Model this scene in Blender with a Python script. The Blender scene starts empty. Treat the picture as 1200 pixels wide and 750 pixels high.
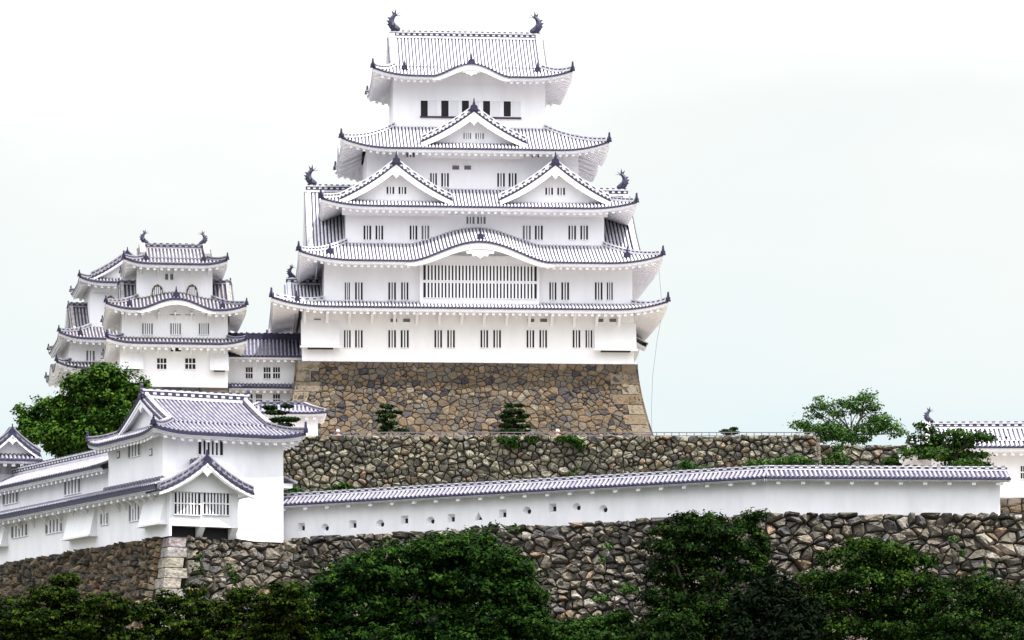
import bpy, math, random
import numpy as np
from mathutils import Vector

sc = bpy.context.scene
COL = sc.collection
R = math.radians
random.seed(7)
rng = np.random.default_rng(11)

# ------------------------------------------------------------------ camera
FPX, U0, V0, CZ = 4440.0, 600.0, 978.0, 1.7      # focal length and principal point in photo pixels, eye height
cam = bpy.data.cameras.new('camera')
cam.sensor_width = 36.0
cam.lens = FPX / 1200.0 * 36.0
cam.shift_y = (V0 - 375.0) / 1200.0
cam.clip_start, cam.clip_end = 1.0, 6000.0
camo = bpy.data.objects.new('camera', cam)
camo.location = (0, 0, CZ)
camo.rotation_euler = (R(90), 0, 0)
COL.objects.link(camo)
sc.camera = camo

# ------------------------------------------------------------------ sky, sun, exposure
SUN_EL = 64.0
SUN_H = Vector((0.78, -0.62, 0)).normalized()
w = bpy.data.worlds.new('World')
sc.world = w
w.use_nodes = True
nt = w.node_tree
nt.nodes.clear()
wo = nt.nodes.new('ShaderNodeOutputWorld')
bg = nt.nodes.new('ShaderNodeBackground')
sky = nt.nodes.new('ShaderNodeTexSky')
sky.sky_type = 'NISHITA'
sky.sun_disc = False
sky.sun_elevation = R(SUN_EL)
sky.sun_rotation = math.atan2(SUN_H.x, SUN_H.y)
sky.dust_density = 2.0
sky.air_density = 1.0
tc = nt.nodes.new('ShaderNodeTexCoord')
mp = nt.nodes.new('ShaderNodeMapping')
mp.inputs['Scale'].default_value = (3.0, 3.0, 9.0)
mp.inputs['Location'].default_value = (0.35, 0.0, 0.1)
nz = nt.nodes.new('ShaderNodeTexNoise')
nz.inputs['Scale'].default_value = 1.6
nz.inputs['Detail'].default_value = 3.0
nz.inputs['Roughness'].default_value = 0.45
cr = nt.nodes.new('ShaderNodeMapRange')
cr.inputs['From Min'].default_value = 0.38
cr.inputs['From Max'].default_value = 0.62
cr.inputs['To Min'].default_value = -0.05
cr.inputs['To Max'].default_value = 0.05
sep = nt.nodes.new('ShaderNodeSeparateXYZ')
ad = nt.nodes.new('ShaderNodeMath'); ad.operation = 'ADD'
dv = nt.nodes.new('ShaderNodeMath'); dv.operation = 'DIVIDE'; dv.inputs[1].default_value = 0.6
veil = nt.nodes.new('ShaderNodeValToRGB')            # thin cloud veil: pale blue haze low down, cream higher, bright overhead
veil.color_ramp.interpolation = 'B_SPLINE'
stops = [(0.06, (2.22, 2.74, 2.95)), (0.24, (2.90, 3.02, 2.95)), (0.40, (3.08, 3.03, 2.82)), (0.85, (9.4, 9.5, 9.9))]
while len(veil.color_ramp.elements) < 4:
    veil.color_ramp.elements.new(0.5)
for e, (p, c) in zip(veil.color_ramp.elements, stops):
    e.position = p
    e.color = (c[0] / 10, c[1] / 10, c[2] / 10, 1)
scl = nt.nodes.new('ShaderNodeVectorMath'); scl.operation = 'SCALE'; scl.inputs['Scale'].default_value = 10.0
mx = nt.nodes.new('ShaderNodeMix')
mx.data_type = 'RGBA'
mx.inputs[0].default_value = 0.94
nt.links.new(tc.outputs['Generated'], mp.inputs['Vector'])
nt.links.new(tc.outputs['Generated'], sep.inputs['Vector'])
nt.links.new(mp.outputs['Vector'], nz.inputs['Vector'])
nt.links.new(nz.outputs['Fac'], cr.inputs['Value'])
nt.links.new(sep.outputs['Z'], dv.inputs[0])
nt.links.new(dv.outputs[0], ad.inputs[0])
nt.links.new(cr.outputs['Result'], ad.inputs[1])
nt.links.new(ad.outputs[0], veil.inputs['Fac'])
nt.links.new(veil.outputs['Color'], scl.inputs[0])
nt.links.new(sky.outputs['Color'], mx.inputs[6])
nt.links.new(scl.outputs['Vector'], mx.inputs[7])
nt.links.new(mx.outputs[2], bg.inputs['Color'])
bg.inputs['Strength'].default_value = 0.10
nt.links.new(bg.outputs['Background'], wo.inputs['Surface'])

sd = bpy.data.lights.new('sun', 'SUN')
sd.energy = 2.6
sd.angle = R(0.5)
sd.color = (1.0, 0.955, 0.89)
so = bpy.data.objects.new('sun', sd)
to_sun = Vector((SUN_H.x * math.cos(R(SUN_EL)), SUN_H.y * math.cos(R(SUN_EL)), math.sin(R(SUN_EL))))
so.rotation_euler = (-to_sun).to_track_quat('-Z', 'Y').to_euler()
so.location = to_sun * 300
COL.objects.link(so)

vs = sc.view_settings
vs.view_transform = 'Standard'
vs.look = 'None'
vs.exposure = 1.65
vs.gamma = 1.0
vs.use_curve_mapping = False


# ------------------------------------------------------------------ photo pixel -> world
def at(u, v, Y):
    return Vector(((u - U0) * Y / FPX, Y, CZ + (V0 - v) * Y / FPX))


class Frame:
    """A building's own axes: x to the right, y to the back, z up from its base."""
    def __init__(self, u, v, Y, deg):
        self.o = at(u, v, Y)
        self.a = R(deg)
        self.c, self.s = math.cos(self.a), math.sin(self.a)

    def X(self, u, y=0.0):
        k = (u - U0) / FPX
        return (k * (self.o.y + self.c * y) - self.o.x + self.s * y) / (self.c - k * self.s)

    def Yl(self, u, x=0.0):
        k = (u - U0) / FPX
        return (self.o.x + self.c * x - k * (self.o.y + self.s * x)) / (self.s + k * self.c)

    def Z(self, v, x=0.0, y=0.0):
        Y = self.o.y + self.s * x + self.c * y
        return CZ + (V0 - v) * Y / FPX - self.o.z

    def world(self, x, y, z=0.0):
        return Vector((self.o.x + self.c * x - self.s * y, self.o.y + self.s * x + self.c * y, self.o.z + z))


# ------------------------------------------------------------------ materials
def new_mat(name, color=(0.5, 0.5, 0.5), rough=0.8, noise=None, bump=None, attr=None, spec=0.3, stretch=1.0):
    """noise=(scale, amount, second colour); bump=(scale, strength, distance); attr: per-face tint attribute"""
    m = bpy.data.materials.new(name)
    m.use_nodes = True
    t = m.node_tree
    b = t.nodes['Principled BSDF']
    b.inputs['Roughness'].default_value = rough
    b.inputs['Specular IOR Level'].default_value = spec
    b.inputs['Base Color'].default_value = (*color, 1)
    co = t.nodes.new('ShaderNodeTexCoord')
    src = None
    if attr:
        a = t.nodes.new('ShaderNodeAttribute')
        a.attribute_name = attr
        src = a.outputs['Color']
    if noise:
        n = t.nodes.new('ShaderNodeTexNoise')
        n.inputs['Scale'].default_value = noise[0]
        n.inputs['Detail'].default_value = 6
        n.inputs['Roughness'].default_value = 0.65
        if stretch != 1.0:
            mpn = t.nodes.new('ShaderNodeMapping')
            mpn.inputs['Scale'].default_value = (1, 1, stretch)
            t.links.new(co.outputs['Object'], mpn.inputs['Vector'])
            t.links.new(mpn.outputs['Vector'], n.inputs['Vector'])
        else:
            t.links.new(co.outputs['Object'], n.inputs['Vector'])
        mr = t.nodes.new('ShaderNodeMapRange')
        mr.inputs['From Min'].default_value = 0.40
        mr.inputs['From Max'].default_value = 0.68
        mr.inputs['To Max'].default_value = noise[1]
        t.links.new(n.outputs['Fac'], mr.inputs['Value'])
        mi = t.nodes.new('ShaderNodeMix')
        mi.data_type = 'RGBA'
        t.links.new(mr.outputs['Result'], mi.inputs[0])
        if src is not None:
            t.links.new(src, mi.inputs[6])
        else:
            mi.inputs[6].default_value = (*color, 1)
        mi.inputs[7].default_value = (*noise[2], 1)
        src = mi.outputs[2]
    if src is not None:
        t.links.new(src, b.inputs['Base Color'])
    if bump:
        n2 = t.nodes.new('ShaderNodeTexNoise')
        n2.inputs['Scale'].default_value = bump[0]
        n2.inputs['Detail'].default_value = 5
        t.links.new(co.outputs['Object'], n2.inputs['Vector'])
        bp = t.nodes.new('ShaderNodeBump')
        bp.inputs['Strength'].default_value = bump[1]
        bp.inputs['Distance'].default_value = bump[2]
        t.links.new(n2.outputs['Fac'], bp.inputs['Height'])
        t.links.new(bp.outputs['Normal'], b.inputs['Normal'])
    return m


PLASTER = new_mat('lime_plaster', (0.86, 0.845, 0.875), 0.9, (0.9, 0.4, (0.74, 0.72, 0.76)), (3.0, 0.15, 0.03), stretch=0.25)
OLDPLASTER = new_mat('weathered_plaster', (0.85, 0.84, 0.87), 0.9, (1.1, 0.5, (0.66, 0.66, 0.70)), (3.0, 0.2, 0.03), stretch=0.3)
TILE = new_mat('grey_blue_tile', (0.026, 0.024, 0.055), 0.5, (2.0, 0.6, (0.05, 0.047, 0.085)))
ROLL = new_mat('plastered_cover_tile', (0.62, 0.61, 0.64), 0.8, (2.6, 0.7, (0.34, 0.33, 0.40)))
ROLLG = new_mat('grey_cover_tile', (0.27, 0.26, 0.30), 0.75, (2.2, 0.8, (0.10, 0.095, 0.14)))
ROLLM = new_mat('mid_grey_ridge_plaster', (0.29, 0.28, 0.32), 0.8, (2.2, 0.7, (0.16, 0.15, 0.19)))
ROLLK = new_mat('buff_cover_tile', (0.30, 0.285, 0.275), 0.8, (1.8, 0.8, (0.12, 0.115, 0.13)))
ORNT = new_mat('dark_ridge_end_tile', (0.022, 0.02, 0.05), 0.45)
DARK = new_mat('dark_opening', (0.012, 0.011, 0.014), 0.7)
CLOSED = new_mat('closed_shutter', (0.15, 0.145, 0.165), 0.9)
SHUT = new_mat('plastered_shutter', (0.70, 0.69, 0.72), 0.9)
WOOD = new_mat('dark_wood', (0.06, 0.03, 0.045), 0.7)
BLACKM = new_mat('black_lacquer', (0.03, 0.028, 0.03), 0.4)
GOLD = new_mat('gilded_fitting', (0.24, 0.17, 0.06), 0.4)
STONE = new_mat('fitted_stone', (0.3, 0.25, 0.2), 0.9, (3.4, 0.75, (0.09, 0.075, 0.06)), (6.0, 0.9, 0.08), 'tint')
RUBBLE = new_mat('rough_stone', (0.3, 0.28, 0.25), 0.95, (3.2, 0.8, (0.055, 0.052, 0.042)), (5.0, 1.0, 0.14), 'tint')
MORTAR = new_mat('wall_core', (0.035, 0.03, 0.025), 1.0)
SOIL = new_mat('bare_ground', (0.28, 0.26, 0.225), 1.0, (0.4, 0.5, (0.22, 0.20, 0.14)), (2.0, 0.3, 0.05))
GRASSG = new_mat('hill_ground', (0.05, 0.052, 0.034), 1.0, (0.3, 0.6, (0.08, 0.072, 0.055)), (2.0, 0.4, 0.1))
BARK = new_mat('bark', (0.075, 0.06, 0.05), 0.95, (4.0, 0.5, (0.04, 0.035, 0.03)), (8.0, 0.8, 0.05))
PALEBARK = new_mat('pale_bark', (0.34, 0.32, 0.29), 0.95, (4.0, 0.5, (0.14, 0.12, 0.11)), (8.0, 0.8, 0.05))
IRON = new_mat('painted_iron', (0.10, 0.09, 0.10), 0.5)


def leaf_mat(name):
    m = bpy.data.materials.new(name)
    m.use_nodes = True
    t = m.node_tree
    b = t.nodes['Principled BSDF']
    a = t.nodes.new('ShaderNodeAttribute')
    a.attribute_name = 'tint'
    b.inputs['Roughness'].default_value = 0.75
    b.inputs['Specular IOR Level'].default_value = 0.04
    t.links.new(a.outputs['Color'], b.inputs['Base Color'])
    tr = t.nodes.new('ShaderNodeBsdfTranslucent')
    t.links.new(a.outputs['Color'], tr.inputs['Color'])
    mi = t.nodes.new('ShaderNodeMixShader')
    mi.inputs[0].default_value = 0.14
    t.links.new(b.outputs[0], mi.inputs[1])
    t.links.new(tr.outputs[0], mi.inputs[2])
    t.links.new(mi.outputs[0], t.nodes['Material Output'].inputs['Surface'])
    return m


LEAF = leaf_mat('leaves')


# ------------------------------------------------------------------ object helpers
def tag(o, label=None, cat=None, group=None, kind=None):
    if label: o['label'] = label
    if cat: o['category'] = cat
    if group: o['group'] = group
    if kind: o['kind'] = kind
    return o


def empty(name, loc, deg=0.0):
    o = bpy.data.objects.new(name, None)
    COL.objects.link(o)
    o.location = loc
    o.rotation_euler = (0, 0, R(deg))
    o.empty_display_size = 0.5
    return o


def copy_tree(o, parent=None):
    c = o.copy()
    COL.objects.link(c)
    c.parent = parent
    for ch in list(o.children):
        copy_tree(ch, c)
    return c


class MB:
    """Collects faces with material slots and builds ONE mesh object."""
    def __init__(self):
        self.v, self.f, self.m, self.tint = [], [], [], []
        self.cur = None

    def add(self, vs, fs, m=0):
        b = len(self.v)
        self.v += [tuple(p) for p in vs]
        for f in fs:
            self.f.append([b + i for i in f])
            self.m.append(m)
            if self.cur is not None:
                self.tint.append(self.cur)

    def quad(self, a, b, c, d, m=0):
        self.add((a, b, c, d), ((0, 1, 2, 3),), m)

    def box(self, x0, x1, y0, y1, z0, z1, m=0):
        self.add([(x0, y0, z0), (x1, y0, z0), (x1, y1, z0), (x0, y1, z0), (x0, y0, z1), (x1, y0, z1), (x1, y1, z1), (x0, y1, z1)],
                 [(0, 3, 2, 1), (4, 5, 6, 7), (0, 1, 5, 4), (1, 2, 6, 5), (2, 3, 7, 6), (3, 0, 4, 7)], m)

    def hexa(self, p, m=0):
        """eight corner points: bottom ring of four, top ring of four"""
        self.add(p, [(0, 3, 2, 1), (4, 5, 6, 7), (0, 1, 5, 4), (1, 2, 6, 5), (2, 3, 7, 6), (3, 0, 4, 7)], m)

    def grid(self, rows, m=0):
        n = len(rows[0])
        vs = [p for r_ in rows for p in r_]
        fs = []
        for i in range(len(rows) - 1):
            for j in range(n - 1):
                fs.append((i * n + j, (i + 1) * n + j, (i + 1) * n + j + 1, i * n + j + 1))
        self.add(vs, fs, m)

    def beam(self, path, w_, h, m=0, side=None, dz=0.0):
        """rectangular section swept along a path, bottom on the path"""
        P = [Vector(p) for p in path]
        rows = []
        for i, p in enumerate(P):
            d = P[min(i + 1, len(P) - 1)] - P[max(i - 1, 0)]
            if side is None:
                n = Vector((-d.y, d.x, 0))
                n = n.normalized() if n.length > 1e-6 else Vector((1, 0, 0))
            else:
                n = Vector(side)
            z = Vector((0, 0, 1))
            rows.append([p + n * (w_ / 2) + z * dz, p + n * (w_ / 2) + z * (dz + h), p - n * (w_ / 2) + z * (dz + h),
                         p - n * (w_ / 2) + z * dz, p + n * (w_ / 2) + z * dz])
        self.grid(rows, m)
        self.add(rows[0][:4], ((0, 1, 2, 3),), m)
        self.add(rows[-1][:4], ((3, 2, 1, 0),), m)

    def tube(self, path, rad, m=0, n=7):
        P = [Vector(p) for p in path]
        rows = []
        for i, p in enumerate(P):
            d = (P[min(i + 1, len(P) - 1)] - P[max(i - 1, 0)]).normalized()
            a = d.cross(Vector((0, 1, 0))) if abs(d.y) < 0.9 else d.cross(Vector((1, 0, 0)))
            a.normalize()
            b = d.cross(a)
            r_ = rad[i] if hasattr(rad, '__len__') else rad
            rows.append([p + (a * math.cos(k * 2 * math.pi / n) + b * math.sin(k * 2 * math.pi / n)) * r_ for k in range(n + 1)])
        self.grid(rows, m)
        self.add(rows[0][:-1], (tuple(range(n)),), m)
        self.add(rows[-1][:-1], (tuple(range(n)),), m)

    def prism(self, pts, ext, m=0):
        """polygon (3D points) extruded by vector ext"""
        e = Vector(ext)
        a = [Vector(p) for p in pts]
        b = [p + e for p in a]
        n = len(a)
        self.add(a + b, [tuple(range(n)), tuple(range(2 * n - 1, n - 1, -1))] + [(i, (i + 1) % n, n + (i + 1) % n, n + i) for i in range(n)], m)

    def disc(self, c, ax1, ax2, r_, m=0, n=6):
        c, a, b = Vector(c), Vector(ax1), Vector(ax2)
        self.add([c + a * (r_ * math.cos(k * 2 * math.pi / n)) + b * (r_ * math.sin(k * 2 * math.pi / n)) for k in range(n)], (tuple(range(n)),), m)

    def build(self, name, mats, parent=None, smooth=False):
        me = bpy.data.meshes.new(name)
        me.from_pydata(self.v, [], self.f)
        if not isinstance(mats, (list, tuple)):
            mats = [mats]
        for m in mats:
            me.materials.append(m)
        me.polygons.foreach_set('material_index', self.m)
        if self.tint:
            at_ = me.attributes.new('tint', 'FLOAT_COLOR', 'FACE')
            at_.data.foreach_set('color', np.array([(*t, 1.0) for t in self.tint], dtype=np.float32).ravel())
        if smooth:
            me.polygons.foreach_set('use_smooth', [True] * len(self.f))
        me.update()
        o = bpy.data.objects.new(name, me)
        COL.objects.link(o)
        if parent is not None:
            o.parent = parent
        return o


# ------------------------------------------------------------------ Japanese tiled roofs
def prof(t):
    return t * (0.76 + 0.24 * t)


def slope(mb, A, S, D, L, zf, dm, sr=None, sp=0.28, r_=0.10, nd=6, rolls=True, eave=True, oh=0.0, th=0.36, raf=0.52, dk=0.085):
    """One roof plane. A: eave corner, S: unit vector along the eave, D: unit vector up the slope (plan), zf(s,d): height,
    dm(s): how far the plane reaches inwards. Slots: 0 pan tile, 1 cover tile, 2 plaster."""
    s0, s1 = sr or (0.0, L)
    n = max(2, int(round((s1 - s0) / sp)))
    st = (s1 - s0) / n

    def P(s, d, dz=0.0):
        return (A[0] + S[0] * s + D[0] * d, A[1] + S[1] * s + D[1] * d, zf(s, d) + dz)
    e = 1e-4
    cols = []
    for i in range(n + 1):
        s = min(max(s0 + i * st, s0 + e), s1 - e)
        q = dm(s)
        cols.append([P(s, q * j / nd) for j in range(nd + 1)])
    mb.grid(cols, 0)
    if rolls:
        for i in range(n):
            s = s0 + (i + 0.5) * st
            q = dm(s)
            if q < 0.25:
                continue
            rows = []
            for j in range(nd + 1):
                d = -0.03 + (q + 0.03) * j / nd
                rows.append([(A[0] + S[0] * (s + r_ * cs) + D[0] * d, A[1] + S[1] * (s + r_ * cs) + D[1] * d, zf(s, max(d, 0)) + r_ * sn * 1.1)
                             for cs, sn in ((-1, -0.1), (-0.75, 0.66), (0, 1), (0.75, 0.66), (1, -0.1))])
            mb.grid(rows, 1)
            if eave:
                mb.disc((A[0] + S[0] * s - D[0] * 0.04, A[1] + S[1] * s - D[1] * 0.04, zf(s, 0) + 0.01), (S[0], S[1], 0), (0, 0, 1), r_ * 1.2, 0)
    if eave:
        m = max(2, int((s1 - s0) / 0.5))
        ss = [min(max(s0 + (s1 - s0) * i / m, s0 + e), s1 - e) for i in range(m + 1)]
        mb.grid([[P(s, -0.02, 0.02), P(s, -0.02, -dk - .015), P(s, 0.08, -dk - .015), P(s, 0.08, -th * .8), P(s, 0.14, -th * .8), P(s, 0.14, -th)] for s in ss], 2)
        mb.grid([[P(s, -0.025, 0.03), P(s, -0.025, -dk)] for s in ss], 0)
        if oh > 0:
            mb.grid([[P(s, 0.08 + (max(min(oh, dm(s)), 0.08) - 0.08) * j / 3, -th) for j in range(4)] for s in ss], 2)
            k = int((s1 - s0) / raf)
            for i in range(k):
                s = s0 + (i + 0.5) * (s1 - s0) / k
                q = min(oh, dm(s))
                if q < 0.4:
                    continue
                hw = 0.11
                b = []
                for dz in (-th - 0.20, -th):
                    for (a, d) in ((-hw, 0.16), (hw, 0.16), (hw, q), (-hw, q)):
                        b.append(P(min(max(s + a, s0), s1), d, dz))
                mb.hexa(b, 2)


def corner_up(x, wd):
    return max(0.0, 1.0 - max(x, 0.0) / wd) ** 2.3


def kara(x):
    x = abs(x)
    return 0.0 if x >= 1 else (0.5 * (1 + math.cos(math.pi * x))) ** 0.8


def ridge_beam(mb, path, w_=0.42, h=0.5, side=None):
    """plastered ridge: slot 0 dark tile, slot 1 pale plaster; pale lower course, dark band with pale studs, dark cap"""
    mb.beam(path, w_, h * 0.30, 1, side)
    mb.beam(path, w_ * 0.86, h * 0.48, 0, side, h * 0.30)
    mb.beam(path, w_ * 0.95, h * 0.22, 1, side, h * 0.78)
    P = [Vector(p) for p in path]
    tot = sum((P[i + 1] - P[i]).length for i in range(len(P) - 1))
    n = max(2, int(tot / 0.46))
    for k in range(n):
        t = (k + 0.5) / n * tot
        for i in range(len(P) - 1):
            l = (P[i + 1] - P[i]).length
            if t <= l or i == len(P) - 2:
                d = (P[i + 1] - P[i]).normalized()
                c = P[i] + d * t
                break
            t -= l
        nn = Vector(side) if side is not None else Vector((-d.y, d.x, 0)).normalized()
        dd = d * 0.11
        q = [c - dd - nn * (w_ * .53), c + dd - nn * (w_ * .53), c + dd + nn * (w_ * .53), c - dd + nn * (w_ * .53)]
        zz = Vector((0, 0, 1))
        mb.hexa([p + zz * (h * .42) for p in q] + [p + zz * (h * 0.64) for p in q], 1)
        q = [c - dd - nn * (w_ * .5), c + dd - nn * (w_ * .5), c + dd + nn * (w_ * .5), c - dd + nn * (w_ * .5)]
        mb.hexa([p + zz * (h * .96) for p in q] + [p + zz * (h * 1.1) for p in q], 0)


def verge_beam(mb, path, w_=0.42, h=0.36, side=None):
    """plastered descending ridge: pale body with dark tile dashes along both flanks"""
    mb.beam(path, w_, h, 1, side)
    P = [Vector(p) for p in path]
    for i in range(len(P) - 1):
        d = P[i + 1] - P[i]
        l = d.length
        if l < .05: continue
        d.normalize()
        nn = Vector(side) if side is not None else Vector((-d.y, d.x, 0)).normalized()
        k = max(1, int(round(l / 0.5)))
        zz = Vector((0, 0, 1))
        for j in range(k):
            c = P[i] + d * (l * (j + .5) / k)
            q = [c - d * .15 - nn * (w_ * .53), c + d * .15 - nn * (w_ * .53), c + d * .15 + nn * (w_ * .53), c - d * .15 + nn * (w_ * .53)]
            mb.hexa([p + zz * (h * .45) for p in q] + [p + zz * (h * 0.72) for p in q], 0)


ORN = [(0.0, 0.0), (0.40, 0.0), (0.43, 0.10), (0.33, 0.16), (0.33, 0.40), (0.27, 0.52), (0.15, 0.60), (0.09, 0.64), (0.13, 0.74), (0.07, 0.84), (0.05, 1.08), (0.0, 1.22)]


def ornament(parent, p, face, sc_=1.0, name='ridge_end_tile'):
    """demon-face ridge end: stepped bell outline with shoulders and a finial spike"""
    mb = MB()
    fx = Vector((face[0], face[1], 0)).normalized()
    g = Vector((-fx.y, fx.x, 0))
    z = Vector((0, 0, 1))
    p = Vector(p)
    out = [(x, y) for x, y in ORN] + [(-x, y) for x, y in reversed(ORN[1:-1])]
    pts = [p + g * (x * sc_) + z * (y * sc_) + fx * 0.12 * sc_ for x, y in out]
    mb.prism(pts, fx * (-0.24 * sc_), 0)
    inn = [p + g * (x * sc_ * 0.6) + z * ((0.08 + y * 0.62) * sc_) + fx * 0.125 * sc_ for x, y in out[:9] + out[-8:]]
    mb.prism(inn, fx * (0.09 * sc_), 0)
    return mb.build(name, ORNT, parent)


def fish(parent, p, d, sc_=1.0):
    """shachi: head biting the ridge, body arching up, forked tail, dorsal fin"""
    mb = MB()
    p = Vector(p)
    d = Vector((d[0], d[1], 0)).normalized()       # direction the belly faces (along the ridge, inwards)
    z = Vector((0, 0, 1))
    n = Vector((-d.y, d.x, 0))
    prf = [(0.50, 0.14, 0.17), (0.30, 0.18, 0.29), (0.06, 0.30, 0.34), (-0.14, 0.52, 0.32), (-0.24, 0.80, 0.27), (-0.20, 1.06, 0.22), (-0.06, 1.28, 0.17), (0.10, 1.42, 0.12)]
    mb.tube([p + d * (a * sc_) + z * (b * sc_) for a, b, c in prf], [c * sc_ for a, b, c in prf], 0, 8)
    for tip in ((0.66, 1.42), (0.50, 1.66), (0.12, 1.95), (-0.22, 1.80)):
        mb.prism([p - d * (.08 * sc_) + z * (1.26 * sc_) - n * .06 * sc_, p + d * (tip[0] * sc_) + z * (tip[1] * sc_) - n * .06 * sc_,
                  p + d * (.20 * sc_) + z * (1.36 * sc_) - n * .06 * sc_], n * (.12 * sc_), 0)
    for k in range(4):
        a, b, c = prf[2 + k]
        mb.prism([p + d * ((a - c) * sc_ * 0.9) + z * ((b - .1) * sc_) - n * .03, p + d * ((a - c - .16) * sc_) + z * ((b + .14) * sc_) - n * .03,
                  p + d * ((a - c * .7) * sc_) + z * ((b + .14) * sc_) - n * .03], n * .06, 0)
    for s_ in (-1, 1):
        mb.prism([p + d * (.1 * sc_) + z * (.3 * sc_) + n * (s_ * .24 * sc_), p + d * (-.05 * sc_) + z * (.62 * sc_) + n * (s_ * .5 * sc_),
                  p + d * (-.1 * sc_) + z * (.38 * sc_) + n * (s_ * .24 * sc_)], d * .05, 0)
    return mb.build('fish_ornament', TILE, parent)


def ring_roof(parent, outer, inner, ze, rise, up=0.7, upw=4.5, oh=1.9, bumps=None, roll=None, sp=0.28, r_=0.088, hips=True, plaster=None,
              back=False, osc=1.0, hip_w=0.36, nd=6, th=0.36, dk=.085, name='roof'):
    """skirt roof round a storey: outer/inner = (x0,x1,y0,y1). bumps: {'front': (centre, halfwidth, height, fade)}"""
    X0, X1, Y0, Y1 = outer
    x0, x1, y0, y1 = inner
    bumps = bumps or {}
    mb = MB()
    sides = {'front': ((X0, Y0), (1, 0), (0, 1), X1 - X0, y0 - Y0, x0 - X0, X1 - x1),
             'right': ((X1, Y0), (0, 1), (-1, 0), Y1 - Y0, X1 - x1, y0 - Y0, Y1 - y1),
             'back': ((X1, Y1), (-1, 0), (0, -1), X1 - X0, Y1 - y1, X1 - x1, x0 - X0),
             'left': ((X0, Y1), (0, -1), (1, 0), Y1 - Y0, x0 - X0, Y1 - y1, y0 - Y0)}
    zfs = {}
    for key, (A, S, D, L, dp, ia, ib) in sides.items():
        ka, kb = ia / dp, ib / dp
        bp = bumps.get(key)

        def zf(s, d, L=L, dp=dp, ka=ka, kb=kb, bp=bp):
            t = min(max(d / dp, 0), 1)
            z = ze + rise * prof(t) + up * (corner_up(s - ka * d, upw) + corner_up(L - s - kb * d, upw)) * (1 - t) ** 2
            if bp:
                z += bp[2] * kara((s - bp[0]) / bp[1]) * (1 - bp[3] * t)
            return z

        def dm(s, L=L, dp=dp, ka=ka, kb=kb):
            return max(0.0, min(dp, s / max(ka, 1e-6), (L - s) / max(kb, 1e-6)))
        zfs[key] = zf
        slope(mb, A, S, D, L, zf, dm, None, sp, r_, nd, rolls=(key != 'back' or back), oh=min(oh, dp), th=th, dk=dk)
    o = mb.build(name, [TILE, roll or ROLL, plaster or PLASTER], parent)
    if hips:
        hp = [((X0, Y0), (x0, y0)), ((X1, Y0), (x1, y0)), ((X1, Y1), (x1, y1)), ((X0, Y1), (x0, y1))]
        for k, (a, b) in enumerate(hp):
            path = []
            for j in range(8):
                t = 0.03 + 0.97 * j / 7
                path.append((a[0] + (b[0] - a[0]) * t, a[1] + (b[1] - a[1]) * t, ze + rise * prof(t) + up * (1 - t) ** 2 + 0.03))
            hb = MB()
            verge_beam(hb, path, hip_w, hip_w * 0.95)
            hb.build('hip_ridge', [TILE, ROLLM if roll in (ROLLG, ROLLK) else ROLL], o)
            if k in (0, 1, 3, 2):
                ornament(o, (a[0], a[1], ze + up), (a[0] - b[0], a[1] - b[1]), 0.62 * osc)
    o['zf'] = 0
    del o['zf']
    return o, zfs['front']


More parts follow.
